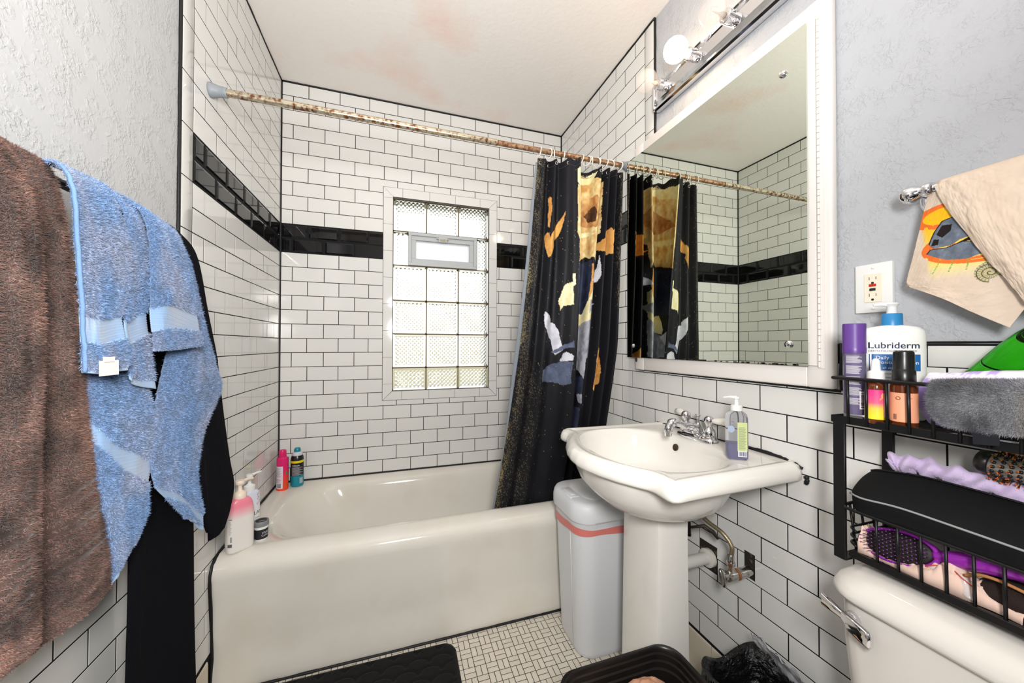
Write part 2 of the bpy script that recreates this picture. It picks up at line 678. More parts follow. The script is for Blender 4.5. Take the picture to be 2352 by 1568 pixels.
for r in range(1, 29):
    course('back', r, 0.1322 if r % 2 else 0.0575, 0.004, W - 0.004, holes=(FRM,), zfloor=0.468, material=rowmat(r))
tubhid = lambda a0, a1, b0, b1: b1 < 0.44 and a0 > -0.70
for r in range(1, 33):
    if r <= 19:
        course('left', r, -0.7928 if r % 2 else -0.8710, -0.8625, -0.004, material=rowmat(r))
    else:
        course('left', r, -1.234 if r % 2 else -1.157, -1.70, -0.004, skip=tubhid)
for r in range(1, 33):
    if r <= 19:
        course('right', r, -0.1691 if r % 2 else -0.0907, -0.866, -0.004, material=rowmat(r))
    else:
        course('right', r, -0.772 if r % 2 else -0.8504, -2.02, -0.004, holes=(HOLE1, HOLE2),
               skip=lambda a0, a1, b0, b1: tubhid(a0, a1, b0, b1) or (a1 < -1.80 and b1 < 0.72))

def bullnose(wall, a0, a1, b0, b1, side, material='tile_white', name='trim_tile'):
    """edge tile rounded on one side: side in 'a-','a+','b-','b+'"""
    f3 = mp(wall)
    wd = (a1 - a0) if side[0] == 'a' else (b1 - b0)
    R = 0.009
    prof = [(0, -0.005), (0, -0.0006), (0.0008, 0)]
    for i in range(5):
        t = math.pi / 2 * i / 4
        prof.append((wd - R + R * math.sin(t), -R * 0.75 + R * 0.75 * math.cos(t)))
    rings = []
    for e in (0, 1):
        ring = []
        for q, hh in prof:
            if side[1] == '-':
                q = wd - q
            if side[0] == 'a':
                ring.append(f3(a0 + q, b0 if e == 0 else b1, hh))
            else:
                ring.append(f3(a0 if e == 0 else a1, b0 + q, hh))
        rings.append(ring)
    b = MB().add(*loft(rings))
    return b.build(name, material, PAR[wall], smooth=True, flat_angle=50, loc=AX[wall][3])

z = 2.638
zj = [H - TP * k for k in range(2, 19, 2)]
zs = [2.638] + zj + [1.163]
for z1, z0 in zip(zs[:-1], zs[1:]):
    bullnose('left', -0.9285, -0.8625 - GAP, z0 + GAP, z1 - GAP, 'a-')
zs = [2.638] + [H - TP * (k + 0.25) for k in range(2, 18, 2)] + [1.163]
for z1, z0 in zip(zs[:-1], zs[1:]):
    bullnose('right', -0.9285, -0.866 - GAP, z0 + GAP, z1 - GAP, 'a-')
y = -0.9285
for k in range(6):
    bullnose('left', max(y - TL, -1.70) + GAP, y - GAP, 1.1635, 1.212, 'b+')
    y -= TL
y = -1.617
for k, ln in enumerate((0.146, TL, TL)):
    bullnose('right', max(y - ln, -2.02) + GAP, y - GAP, 1.1635, 1.212, 'b+')
    y -= ln

# rough pipe openings in the right wall: flat plates, recess shade painted dark
for h in (HOLE1, HOLE2):
    b = MB()
    b.add(*box(W + 0.0001, W + 0.0005, h[0], h[1], h[2], h[3]))
    b.build('pipe_opening_plate', mat('opening_shade', (40, 34, 28), rough=0.9, noise=(60, (120, 108, 92), 0.55, 0.7)), wall_right, smooth=False)

# black caulk in the corners, along the ceiling and beside the tile edges
def strip(parent, pts, r=0.0035, name='caulk'):
    P = []
    for i in range(len(pts) - 1):
        a, b = Vector(pts[i]), Vector(pts[i + 1])
        n = max(2, int((b - a).length / 0.03))
        for k in range(n):
            P.append(a.lerp(b, k / n))
    P.append(Vector(pts[-1]))
    rad = [r * (0.8 + 0.4 * random.random()) for _ in P]
    return MB().add(*tube(P, rad, 6)).build(name, 'caulk', parent)
strip(wall_left, [(0.001, -0.001, 0.47), (0.001, -0.001, H - 0.003)], 0.0045)
strip(wall_right, [(W - 0.001, -0.001, 0.47), (W - 0.001, -0.001, H - 0.003)], 0.003)
strip(wall_back, [(0.002, 0.0, H - 0.003), (W - 0.002, 0.0, H - 0.003)], 0.0042)
strip(wall_left, [(0.0, -0.932, H - 0.003), (0.0, -0.002, H - 0.003)], 0.004)
strip(wall_right, [(W, -0.932, H - 0.003), (W, -0.002, H - 0.003)], 0.0045)
strip(wall_left, [(-0.003, -0.931, 1.215), (-0.003, -0.931, H - 0.004)], 0.0045)
strip(wall_right, [(W + 0.003, -0.931, 2.10), (W + 0.003, -0.931, H - 0.004)], 0.0042)
strip(wall_left, [(-0.003, -1.70, 1.214), (-0.003, -0.931, 1.214)], 0.003)
strip(wall_right, [(W + 0.002, -2.02, 1.214), (W + 0.002, -1.62, 1.214)], 0.0022)

# base tiles (cove base), separate pieces
def base_run(name, wall, y0, y1, label):
    base = thing(name, label, 'baseboard')
    base['kind'] = 'structure'
    y = y1
    sgn = 1 if wall == 'left' else -1
    X0 = 0.0 if wall == 'left' else W
    while y > y0 + 0.01:
        a = max(y - TL, y0)
        prof = [(-0.001, 0.0), (0.030, 0.0), (0.022, 0.004), (0.014, 0.014), (0.010, 0.03), (0.008, 0.06), (0.0075, 0.135), (0.006, 0.142), (0.002, 0.146), (-0.001, 0.146)]
        rings = [[(X0 + sgn * q, yy, zz) for q, zz in prof] for yy in (a + 0.0012, y - 0.0012)]
        MB().add(*loft(rings)).build('tile', 'tile_beige', base, flat_angle=40)
        y = a
    MB().add(*box(min(X0, X0 + sgn * 0.004), max(X0, X0 + sgn * 0.004), y0, y1, 0.0, 0.149)).build('grout_bed', 'grout', base, smooth=False)
base_run('baseboard_left', 'left', -1.70, -0.752, 'beige cove base tiles along the left wall')
base_run('baseboard_right', 'right', -2.02, -0.752, 'beige cove base tiles along the right wall under the sink')

# basketweave floor
BK = 0.0425
fx0, fy0 = 0.846, -0.758
near, rest = [], []
for i in range(-20, 21):
    for j in range(-1, 26):
        x0 = fx0 + i * BK
        y1 = fy0 - j * BK
        if x0 < -0.01 or x0 > W - 0.005:
            continue
        gp = 0.0011
        if (i + j) % 2 == 0:
            pr = [(x0, x0 + BK / 2, y1 - BK, y1), (x0 + BK / 2, x0 + BK, y1 - BK, y1)]
        else:
            pr = [(x0, x0 + BK, y1 - BK / 2, y1), (x0, x0 + BK, y1 - BK, y1 - BK / 2)]
        for t in pr:
            t = (max(t[0], 0.001) + gp, min(t[1], W - 0.001) - gp, t[2] + gp, min(t[3], -0.727) - gp)
            if t[1] - t[0] < 0.004 or t[3] - t[2] < 0.004:
                continue
            vis = 0.80 < t[0] < 1.42 and t[2] > -1.04
            (near if vis and len(near) < 300 else rest).append(t)
for t in near:
    tile('floor', *t, 'tile_floor', bi=0.0005, bd=0.0004, back=-0.0006)
b = MB()
for t in rest:
    b.add(*poly_prism([(t[0], t[2]), (t[1], t[2]), (t[1], t[3]), (t[0], t[3])], mp('floor'), -0.0006, 0.0))
o = b.build('mosaic_tiles', 'tile_floor', floor, smooth=False)
o['kind'] = 'stuff'

# ------------------------------------------------------------------ window of glass block
mat('glass_block', (246, 247, 234), rough=0.02, trans=1.0, ior=1.5)
mat('mortar', (120, 104, 78), rough=0.8)
mat('vent_grey', (190, 194, 195), rough=0.4)
mat('vent_pane', (240, 242, 244), rough=0.6, trans=0.75, spec=0.3)
win = thing('window_1', 'glass block window in the tiled wall with a small grey vent', 'window')
win['kind'] = 'structure'
cols = [0.578, 0.773, 0.968, 1.162]
rows_ = [2.082, 1.886, 1.681, 1.472, 1.272, 1.070, 0.934]
VENT = (0.664, 1.084)
def glass_block(x0, x1, z0, z1):
    g = 0.0035
    x0 += g; x1 -= g; z0 += g; z1 -= g
    nx, nz = max(10, int((x1 - x0) / 0.0044)), max(10, int((z1 - z0) / 0.0044))
    xs = np.linspace(x0, x1, nx)
    zs = np.linspace(z0, z1, nz)
    X, Z = np.meshgrid(xs, zs, indexing='ij')
    d = np.minimum(np.minimum(X - x0, x1 - X), np.minimum(Z - z0, z1 - Z))
    per = 0.0235
    tri = lambda q: np.abs(2 * (q - np.floor(q + 0.5)))
    rel = 0.0060 * (tri((X + Z) / per / 1.0) + tri((X - Z) / per / 1.0)) / 2
    Y = 0.012 - np.where(d > 0.012, rel, 0) - np.clip(d, 0, 0.006) * 0.5
    P = np.stack([X, Y, Z], -1)
    b = MB()
    v = P.reshape(-1, 3).tolist()
    f = grid_faces(nx, nz).tolist()
    # skirt back to the outer face
    edge = [i * nz for i in range(nx)] + [(nx - 1) * nz + j for j in range(1, nz)] + [i * nz + nz - 1 for i in range(nx - 2, -1, -1)] + [j for j in range(nz - 2, 0, -1)]
    o = len(v)
    for e in edge:
        v.append((v[e][0], 0.085, v[e][2]))
    n = len(edge)
    for k in range(n):
        f.append((edge[k], edge[(k + 1) % n], o + (k + 1) % n, o + k))
    f.append(tuple(range(o, o + n)))
    b.add(v, f)
    b.build('glass_block', 'glass_block', win, smooth=False)
for ri in range(6):
    z1, z0 = rows_[ri], rows_[ri + 1]
    if ri == 1:
        glass_block(cols[0], VENT[0], z0, z1)
        glass_block(VENT[1], cols[3], z0, z1)
        continue
    for ci in range(3):
        glass_block(cols[ci], cols[ci + 1], z0, z1)
b = MB()
MW = 0.0042
for ri in range(0, 7):
    zz = rows_[ri]
    b.add(*box(cols[0], cols[3], 0.016, 0.08, zz - MW, zz + MW))
for ci in (1, 2):
    b.add(*box(cols[ci] - MW, cols[ci] + MW, 0.016, 0.08, rows_[1], rows_[0]))
    b.add(*box(cols[ci] - MW, cols[ci] + MW, 0.016, 0.08, rows_[6], rows_[2]))
for xx in (cols[0], cols[3]):
    b.add(*box(xx - MW, xx + MW, 0.016, 0.08, rows_[6], rows_[0]))
b.build('mortar_joints', 'mortar', win, smooth=False)
# vent: outer frame, stepped sash, pane, latch
z0, z1 = rows_[2] + 0.003, rows_[1] - 0.003
def rect_frame(x0, x1, z0, z1, wd, y0, y1):
    b = MB()
    for q in ((x0, x1, z0, z0 + wd), (x0, x1, z1 - wd, z1), (x0, x0 + wd, z0 + wd, z1 - wd), (x1 - wd, x1, z0 + wd, z1 - wd)):
        b.add(*bevel_box(q[0], q[1], y0, y1, q[2], q[3], 0.0015, 1))
    return b
vent = rect_frame(VENT[0] + 0.002, VENT[1] - 0.002, z0, z1, 0.018, -0.004, 0.06).build('vent', 'vent_grey', win, flat_angle=30)
rect_frame(VENT[0] + 0.020, VENT[1] - 0.020, z0 + 0.018, z1 - 0.018, 0.026, 0.006, 0.05).build('sash', 'vent_grey', vent, flat_angle=30)
MB().add(*box(VENT[0] + 0.045, VENT[1] - 0.045, 0.02, 0.024, z0 + 0.043, z1 - 0.043)).build('pane', 'vent_pane', vent, smooth=False)
b = MB()
b.add(*bevel_box(0.832, 0.905, -0.010, 0.008, 1.852, 1.868, 0.002, 1))
b.add(*bevel_box(0.842, 0.893, -0.020, -0.006, 1.832, 1.856, 0.003, 1))
b.add(*bevel_box(0.846, 0.872, -0.006, 0.004, 1.868, 1.876, 0.001, 1))
lt = b.build('latch', 'vent_grey', vent, flat_angle=30)
MB().add(*bevel_box(0.850, 0.885, -0.0215, -0.0198, 1.838, 1.850, 0.0005, 1)).build('latch_slot', mat('brass_dull', (168, 160, 128), rough=0.4), lt, flat_angle=30)
for dx in (0.8385, 0.8985):
    v, f = lathe([(0.0028, 0), (0.0028, 0.002), (0.001, 0.003)], 10)
    MB().add(rot_to(v, (0, -1, 0), (dx, -0.010, 1.860)), f).build('screw', 'chrome_worn', vent)
# border tiles
fb = mp('back')
zt = [2.136, 2.074]
while zt[-1] - TL > 0.944:
    zt.append(zt[-1] - TL)
zt.append(0.882)
def border(poly):
    b = MB().add(*poly_prism(poly, fb, -0.012, 0.0025))
    b.build('trim_tile', 'tile_white', win, smooth=False)
q = 0.0008
for z1, z0 in zip(zt[:-1], zt[1:]):
    lo = max(z0, 0.882)
    for L in (True, False):
        xa, xb = (FRM[0], WIN[0]) if L else (FRM[1], WIN[1])
        s = 1 if L else -1
        def zclip(x, zz, top):
            t = abs(x - xa) / abs(xb - xa) * 0.053
            return min(zz, FRM[3] - t) if top else max(zz, FRM[2] + t)
        poly = [(xa + s * q, zclip(xa, lo + q, False)), (xb - s * q, zclip(xb, lo + q, False)), (xb - s * q, zclip(xb, z1 - q, True)), (xa + s * q, zclip(xa, z1 - q, True))]
        if poly[2][1] - poly[1][1] < 0.002:
            poly = [poly[0], poly[1], poly[3]]
        border(poly)
xj = [FRM[0], 0.632, 0.789, 0.946, 1.103, FRM[1]]
for top in (True, False):
    za, zb = (FRM[3], WIN[3]) if top else (FRM[2], WIN[2])
    s = -1 if top else 1
    for x0, x1 in zip(xj[:-1], xj[1:]):
        i0 = WIN[0] + 0.0008 if x0 == FRM[0] else x0 + q
        i1 = WIN[1] - 0.0008 if x1 == FRM[1] else x1 - q
        o0 = x0 + (0.0025 if x0 == FRM[0] else q)
        o1 = x1 - (0.0025 if x1 == FRM[1] else q)
        border([(o0, za + s * q), (o1, za + s * q), (i1, zb - s * q), (i0, zb - s * q)])
# the yard outside
yd = MB().add(*box(-12, 14, 0.4, 25, -0.6, -0.5)).build('ground', mat('yard', (168, 162, 140), rough=0.9), None, smooth=False)
tag(yd, 'pale ground outside the glass block window', 'ground', kind='structure')
# ------------------------------------------------------------------ bathtub
def rrect_ring(x0, x1, y0, y1, r, z, n=24, zf=None):
    """rounded rectangle; 4 corner arcs of n+1 points and straight runs of 10 points"""
    pts = []
    cs = [(x1 - r, y1 - r, 0), (x0 + r, y1 - r, 90), (x0 + r, y0 + r, 180), (x1 - r, y0 + r, 270)]
    for i, (cx, cy, a) in enumerate(cs):
        for k in range(n + 1):
            t = math.radians(a + 90 * k / n)
            pts.append((cx + r * math.cos(t), cy + r * math.sin(t), z))
        nx = cs[(i + 1) % 4]
        t2 = math.radians(nx[2])
        p, q_ = pts[-1], (nx[0] + r * math.cos(t2), nx[1] + r * math.sin(t2), z)
        for k in range(1, 11):
            pts.append(tuple(p[j] + (q_[j] - p[j]) * k / 11 for j in range(3)))
    return pts
X0, X1 = 0.003, W - 0.003
rings = []
# apron profile from the floor up (front y, height)
for yf, zz in ((-0.722, 0.0), (-0.726, 0.012), (-0.726, 0.03), (-0.720, 0.07), (-0.713, 0.12), (-0.712, 0.16), (-0.716, 0.22), (-0.721, 0.30), (-0.728, 0.36),
               (-0.733, 0.39), (-0.735, 0.408), (-0.733, 0.424), (-0.727, 0.437), (-0.715, 0.449), (-0.700, 0.457), (-0.682, 0.462)):
    rings.append(rrect_ring(X0, X1, yf, -0.003, 0.0025, zz))
rings.append(rrect_ring(X0 + 0.012, X1 - 0.012, -0.664, -0.014, 0.02, 0.4645))
rings.append(rrect_ring(X0 + 0.035, X1 - 0.035, -0.652, -0.030, 0.10, 0.4645))
rings.append(rrect_ring(X0 + 0.058, X1 - 0.058, -0.640, -0.044, 0.16, 0.462))
rings.append(rrect_ring(X0 + 0.080, X1 - 0.075, -0.629, -0.058, 0.19, 0.456))
rings.append(rrect_ring(X0 + 0.100, X1 - 0.085, -0.620, -0.070, 0.20, 0.444))
rings.append(rrect_ring(X0 + 0.125, X1 - 0.095, -0.612, -0.080, 0.205, 0.42))
rings.append(rrect_ring(X0 + 0.170, X1 - 0.110, -0.600, -0.092, 0.21, 0.36))
rings.append(rrect_ring(X0 + 0.225, X1 - 0.125, -0.588, -0.104, 0.21, 0.28))
rings.append(rrect_ring(X0 + 0.280, X1 - 0.140, -0.572, -0.120, 0.20, 0.20))
rings.append(rrect_ring(X0 + 0.330, X1 - 0.165, -0.545, -0.147, 0.18, 0.15))
rings.append(rrect_ring(X0 + 0.390, X1 - 0.210, -0.495, -0.197, 0.145, 0.125))
rings.append(rrect_ring(X0 + 0.470, X1 - 0.300, -0.420, -0.270, 0.07, 0.12))
tub = thing('bathtub', 'built-in white enamel bathtub with a rolled front rim below the glass block window', 'bathtub')
MB().add(*loft(rings)).build('basin', 'enamel', tub, flat_angle=70)
def tub_strip(pts, r):
    return strip(tub, pts, r)
tub_strip([(0.004, -0.002, 0.4665), (W - 0.004, -0.002, 0.4665)], 0.0035)
tub_strip([(0.002, -0.004, 0.466), (0.002, -0.60, 0.465), (0.002, -0.664, 0.463), (0.002, -0.700, 0.458), (0.002, -0.722, 0.445), (0.002, -0.736, 0.418), (0.002, -0.738, 0.39),
           (0.002, -0.728, 0.30), (0.002, -0.719, 0.2), (0.002, -0.716, 0.12), (0.002, -0.726, 0.03)], 0.006)
tub_strip([(0.01, -0.727, 0.003), (W - 0.01, -0.727, 0.003)], 0.005)
drain = lathe([(0.025, 0), (0.025, 0.003), (0.018, 0.004)], 24)
MB().add(move(drain[0], (W - 0.36, -0.345, 0.1205)), drain[1]).build('drain', 'chrome_worn', tub)

# ------------------------------------------------------------------ shower rod
rust = mat('rust_rod', (206, 196, 172), rough=0.25, metal=0.8, noise=(70, (128, 80, 50), 0.46, 0.62), bump=(160, 0.3, 0.001))
rust2 = mat('rust_rod_inner', (176, 150, 120), rough=0.4, metal=0.6, noise=(90, (132, 84, 58), 0.40, 0.62), bump=(160, 0.3, 0.001))
mat('grey_rubber', (140, 146, 152), rough=0.5)
RODY, RODZ = -0.752, 2.068
rod = thing('shower_rod', 'rusty chrome shower rod with grey rubber end above the tub', 'curtain rod')
MB().add(*tube([(0.035, RODY - 0.012, RODZ - 0.004), (0.50, RODY - 0.006, RODZ - 0.001), (1.006, RODY, RODZ + 0.003)], 0.0128, 20)).build('outer_tube', 'rust_rod', rod, flat_angle=40)
MB().add(*tube([(1.000, RODY, RODZ + 0.003), (1.35, RODY + 0.002, RODZ + 0.005), (W - 0.03, RODY + 0.004, RODZ + 0.007)], 0.0112, 20)).build('inner_tube', 'rust_rod_inner', rod, flat_angle=40)
capp = [(0.0235, 0.0), (0.0242, 0.004), (0.0225, 0.010), (0.0185, 0.022), (0.0165, 0.034), (0.0172, 0.036), (0.0172, 0.040), (0.0160, 0.041), (0.0160, 0.046), (0.0150, 0.048)]
v, f = lathe(capp, 28)
MB().add(rot_to(v, (1, 0.02, 0), (0.0015, RODY - 0.0125, RODZ - 0.004)), f).build('end_cap', 'grey_rubber', rod, flat_angle=50)
MB().add(rot_to(v, (-1, 0, 0), (W - 0.0015, RODY + 0.004, RODZ + 0.007)), f).build('end_cap', 'grey_rubber', rod, flat_angle=50)

# ------------------------------------------------------------------ pedestal sink
YC = -1.232
OUT = [(0.001, 0.292), (0.18, 0.298), (0.36, 0.304), (0.430, 0.308), (0.447, 0.306), (0.456, 0.298), (0.459, 0.283), (0.457, 0.262), (0.456, 0.240),
       (0.462, 0.222), (0.480, 0.196), (0.505, 0.152), (0.527, 0.098), (0.540, 0.048), (0.545, 0.0)]
full = [(a, s) for a, s in OUT] + [(a, -s) for a, s in OUT[-2::-1]]
CA = 0.287
NS = 200
def outline(inset):
    """radial resample of the sink's plan about the basin centre, pushed in by inset"""
    P = [Vector((a - CA, s)) for a, s in full]
    n = len(P)
    # offset polygon (wall edge stays)
    Q = []
    for i in range(n):
        if i in (0, n - 1):
            Q.append(P[i] + Vector((0, -inset if P[i].y > 0 else inset)))
            continue
        t = (P[i + 1] - P[i - 1]).normalized()
        nn = Vector((t.y, -t.x))
        if nn.dot(P[i]) > 0:
            nn = -nn
        Q.append(P[i] + nn * inset)
    out = []
    for k in range(NS):
        th = 2 * math.pi * k / NS
        d = Vector((math.cos(th), math.sin(th)))
        best = None
        for i in range(n):
            a, b_ = Q[i], Q[(i + 1) % n]
            e = b_ - a
            den = d.x * e.y - d.y * e.x
            if abs(den) < 1e-9:
                continue
            t = (a.x * e.y - a.y * e.x) / den
            u = (a.x * d.y - a.y * d.x) / den
            if t > 0 and -1e-6 <= u <= 1 + 1e-6:
                best = t if best is None else max(best, t)
        out.append(d * best)
    return out
def oval(ra, rs, ca=CA, p=2.25):
    r = []
    for k in range(NS):
        th = 2 * math.pi * k / NS
        c, s = math.cos(th), math.sin(th)
        q_ = ((abs(c) / ra) ** p + (abs(s) / rs) ** p) ** (-1 / p)
        r.append(Vector((c * q_ + ca - CA, s * q_)))
    return r
def sring(pl, z):
    return [(W - (p.x + CA), YC + p.y, z) for p in pl]
def mixr(A, B, t):
    return [a.lerp(b_, t) for a, b_ in zip(A, B)]
o0, o1, o2, o3, o4 = outline(0.0), outline(0.004), outline(0.012), outline(0.022), outline(0.045)
ov = oval(0.200, 0.243)
ped = oval(0.105, 0.105, 0.265)
und = outline(0.035)
rings = [sring(mixr(und, ped, 0.98), 0.700), sring(oval(0.135, 0.145, 0.270), 0.703), sring(oval(0.165, 0.180, 0.274), 0.715), sring(oval(0.188, 0.208, 0.278), 0.738), sring(oval(0.205, 0.230), 0.768), sring(oval(0.218, 0.246), 0.800), sring(oval(0.228, 0.258), 0.826),
         sring(outline(0.020), 0.836), sring(o1, 0.836), sring(o0, 0.842), sring(o0, 0.852), sring(o1, 0.864), sring(o2, 0.876), sring(o3, 0.8815), sring(outline(0.030), 0.8815),
         sring(outline(0.038), 0.8775), sring(mixr(o4, ov, 0.05), 0.8765), sring(mixr(o4, ov, 0.6), 0.8768), sring(mixr(o4, ov, 0.93), 0.8770), sring(ov, 0.8745),
         sring(oval(0.194, 0.237), 0.868), sring(oval(0.189, 0.231), 0.855), sring(oval(0.184, 0.225), 0.83), sring(oval(0.174, 0.213), 0.795), sring(oval(0.155, 0.19), 0.765), sring(oval(0.12, 0.145), 0.745), sring(oval(0.06, 0.07), 0.735)]
sink = thing('pedestal_sink', 'white porcelain pedestal sink with a bowed front beside the grey trash can', 'sink')
bas = MB().add(*loft(rings)).build('basin', 'porcelain', sink, flat_angle=75)
hole = lathe([(0.0125, 0.0), (0.0125, 0.0025), (0.0105, 0.0035), (0.0085, 0.001)], 24)
MB().add(rot_to(hole[0], (-1, 0, 0.25), (W - 0.1075, -1.165, 0.838)), hole[1]).build('overflow_hole', mat('brass_dark', (74, 58, 40), rough=0.4, metal=0.5), bas)
# pedestal: squared column with chamfered front corners, flaring at the foot and under the bowl
def ped_ring(hw, dp, z, ch):
    xf, xb = 1.352 - (dp - 0.11), 1.352 + 0.114
    ych = hw - ch
    yc = YC
    p = [(xb, yc - hw), (xf + ch, yc - hw), (xf + ch * 0.3, yc - hw + ch * 0.3), (xf, yc - ych), (xf - 0.006, yc - ych * 0.5), (xf - 0.008, yc), (xf - 0.006, yc + ych * 0.5), (xf, yc + ych), (xf + ch * 0.3, yc + hw - ch * 0.3), (xf + ch, yc + hw), (xb, yc + hw)]
    return [(a, b_, z) for a, b_ in p]
rings = [ped_ring(0.108, 0.128, 0.0, 0.018), ped_ring(0.108, 0.128, 0.02, 0.018), ped_ring(0.102, 0.120, 0.04, 0.018), ped_ring(0.096, 0.113, 0.10, 0.017), ped_ring(0.094, 0.111, 0.25, 0.016), ped_ring(0.092, 0.109, 0.45, 0.016), ped_ring(0.090, 0.107, 0.62, 0.016), ped_ring(0.092, 0.109, 0.715, 0.016)]
MB().add(*loft(rings)).build('pedestal', 'porcelain', sink, flat_angle=28)
# smeared black caulk where the sink meets the tile
def smear(pts, rad):
    P = catmull(pts, 6)
    return MB().add(*tube(P, [rad * (0.7 + 0.7 * random.random()) for _ in P], 7)).build('caulk', 'caulk', sink)
smear([(W - 0.001, -0.94, 0.879), (W - 0.001, -1.1, 0.879), (W - 0.001, -1.3, 0.880)], 0.0016)
smear([(W - 0.002, -1.345, 0.884), (W - 0.002, -1.40, 0.884), (W - 0.002, -1.46, 0.882), (W - 0.002, -1.495, 0.876), (W - 0.002, -1.520, 0.868)], 0.0040)
smear([(W - 0.003, -1.528, 0.850), (W - 0.004, -1.533, 0.843), (W - 0.003, -1.529, 0.829)], 0.0055)

# ------------------------------------------------------------------ faucet
FY = -1.205
FX = W - 0.052
fau = thing('faucet', 'chrome two-handle faucet with white porcelain levers on the sink deck', 'faucet')
ZD = 0.8768
rings = []
for sx, sy, zz in ((0.030, 0.082, 0.0), (0.030, 0.082, 0.006), (0.028, 0.080, 0.011), (0.022, 0.072, 0.016), (0.016, 0.058, 0.019)):
    rings.append(se_ring(sx, sy, ZD + zz, 48, 3.0, FX, FY))
MB().add(*loft(rings)).build('base_plate', 'chrome', fau, flat_angle=60)
sp = catmull([(FX + 0.004, FY, ZD + 0.012), (FX - 0.012, FY, ZD + 0.040), (FX - 0.050, FY, ZD + 0.046), (FX - 0.085, FY, ZD + 0.062), (FX - 0.108, FY, ZD + 0.062), (FX - 0.122, FY, ZD + 0.045), (FX - 0.124, FY, ZD + 0.030)], 6)
n_ = len(sp)
MB().add(*tube(sp, [0.021 - 0.009 * math.sin(math.pi * min(1, i / n_ * 1.2)) if i < n_ * 0.7 else 0.0125 for i in range(n_)], 18)).build('spout', 'chrome', fau)
v, f = lathe([(0.0115, 0), (0.0115, 0.012), (0.0135, 0.013), (0.0135, 0.020)], 20)
MB().add(move(v, (FX - 0.124, FY, ZD + 0.018)), f).build('aerator', 'chrome', fau, flat_angle=40)
v, f = lathe([(0.016, 0), (0.011, 0.010), (0.006, 0.022), (0.0045, 0.040), (0.005, 0.046), (0.009, 0.050), (0.011, 0.052), (0.010, 0.054)], 20)
MB().add(move(v, (FX + 0.006, FY, ZD + 0.030)), f).build('lift_rod', 'chrome', fau)
for s in (-1, 1):
    hub = lathe([(0.024, 0.0), (0.024, 0.004), (0.0205, 0.006), (0.0205, 0.020), (0.018, 0.027), (0.0115, 0.034), (0.010, 0.040), (0.0125, 0.044), (0.0155, 0.052), (0.0165, 0.060), (0.0145, 0.068), (0.008, 0.074), (0.002, 0.0755)], 28)
    h = MB().add(move(hub[0], (FX + 0.002, FY + s * 0.051, ZD + 0.014)), hub[1]).build('handle', 'chrome', fau, flat_angle=60)
    d = Vector((0.22 if s < 0 else 0.35, s * 1.0, 0.10)).normalized()
    base = Vector((FX + 0.002, FY + s * 0.051, ZD + 0.072))
    lev = lathe([(0.006, 0.010), (0.0075, 0.016), (0.0098, 0.022), (0.0125, 0.045), (0.0128, 0.058), (0.0095, 0.063)], 20)
    MB().add(rot_to(lev[0], d, base), lev[1]).build('lever', mat('white_ceramic', (240, 238, 228), rough=0.1), h)
    tip = lathe([(0.0095, 0.062), (0.0100, 0.065), (0.0085, 0.070), (0.0040, 0.073), (0.0052, 0.079), (0.0030, 0.084), (0.0005, 0.085)], 20)
    MB().add(rot_to(tip[0], d, base), tip[1]).build('lever_tip', 'chrome', h)

# ------------------------------------------------------------------ plumbing under the sink
mat('pvc_white', (214, 212, 206), rough=0.35)
mat('braided_hose', (158, 146, 118), rough=0.35, metal=0.8, bump=(420, 0.6, 0.001))
pip = thing('drain_pipe', 'white plastic drain pipe running from the pedestal into the tiled wall', 'pipe')
v, f = lathe([(0.0195, 0.0), (0.0195, 0.20)], 24)
MB().add(rot_to(v, (1, 0, 0), (1.478, -1.213, 0.452)), f).build('tube', 'pvc_white', pip, flat_angle=40)
v, f = lathe([(0.0195, 0), (0.029, 0.001), (0.031, 0.004), (0.031, 0.018), (0.026, 0.020), (0.0195, 0.021)], 28)
MB().add(rot_to(v, (-1, 0, 0), (W - 0.001, -1.213, 0.452)), f).build('collar', mat('collar_white', (222, 218, 206), rough=0.4), pip, flat_angle=40)
val = thing('shutoff_valve', 'worn chrome shutoff valve on the tiled wall under the sink', 'valve')
VY, VZ = -1.362, 0.492
v, f = lathe([(0.0150, 0.0), (0.0150, 0.050), (0.0125, 0.052), (0.0125, 0.060), (0.0165, 0.061), (0.0165, 0.090), (0.011, 0.092), (0.010, 0.104)], 24)
MB().add(rot_to(v, (-1, 0.02, 0), (W - 0.0005, VY, VZ)), f).build('body', 'chrome_worn', val, flat_angle=40)
v, f = lathe([(0.0100, 0.0), (0.0100, 0.022), (0.0125, 0.023), (0.0125, 0.034)], 6)
MB().add(move(v, (W - 0.078, VY, VZ + 0.010)), f).build('outlet', 'chrome_worn', val, smooth=False)
v, f = lathe([(0.006, 0.024, 0.0), (0.0075, 0.026, 0.004), (0.0075, 0.026, 0.010), (0.005, 0.022, 0.014)], 24, p=2.6)
MB().add(rot_to(v, (-1, 0, 0), (W - 0.1045, VY, VZ), 0.3), f).build('handle', 'chrome_worn', val, flat_angle=50)
v, f = lathe([(0.0167, 0), (0.0167, 0.003)], 24)
MB().add(rot_to(v, (-1, 0, 0), (W - 0.052, VY, VZ)), f).build('rust_ring', mat('rust', (150, 92, 48), rough=0.7), val)
hos = thing('supply_hose', 'braided supply hose curving from the sink down to the shutoff valve', 'hose')
hp = catmull([(W - 0.105, -1.225, 0.700), (W - 0.100, -1.245, 0.655), (W - 0.092, -1.285, 0.628), (W - 0.082, -1.335, 0.612), (W - 0.076, -1.362, 0.585), (W - 0.077, -1.364, 0.56), (W - 0.078, VY, VZ + 0.044)], 8)
MB().add(*tube(hp, 0.0066, 14)).build('braid', 'braided_hose', hos)
v, f = lathe([(0.009, 0), (0.009, 0.02), (0.0075, 0.022)], 16)
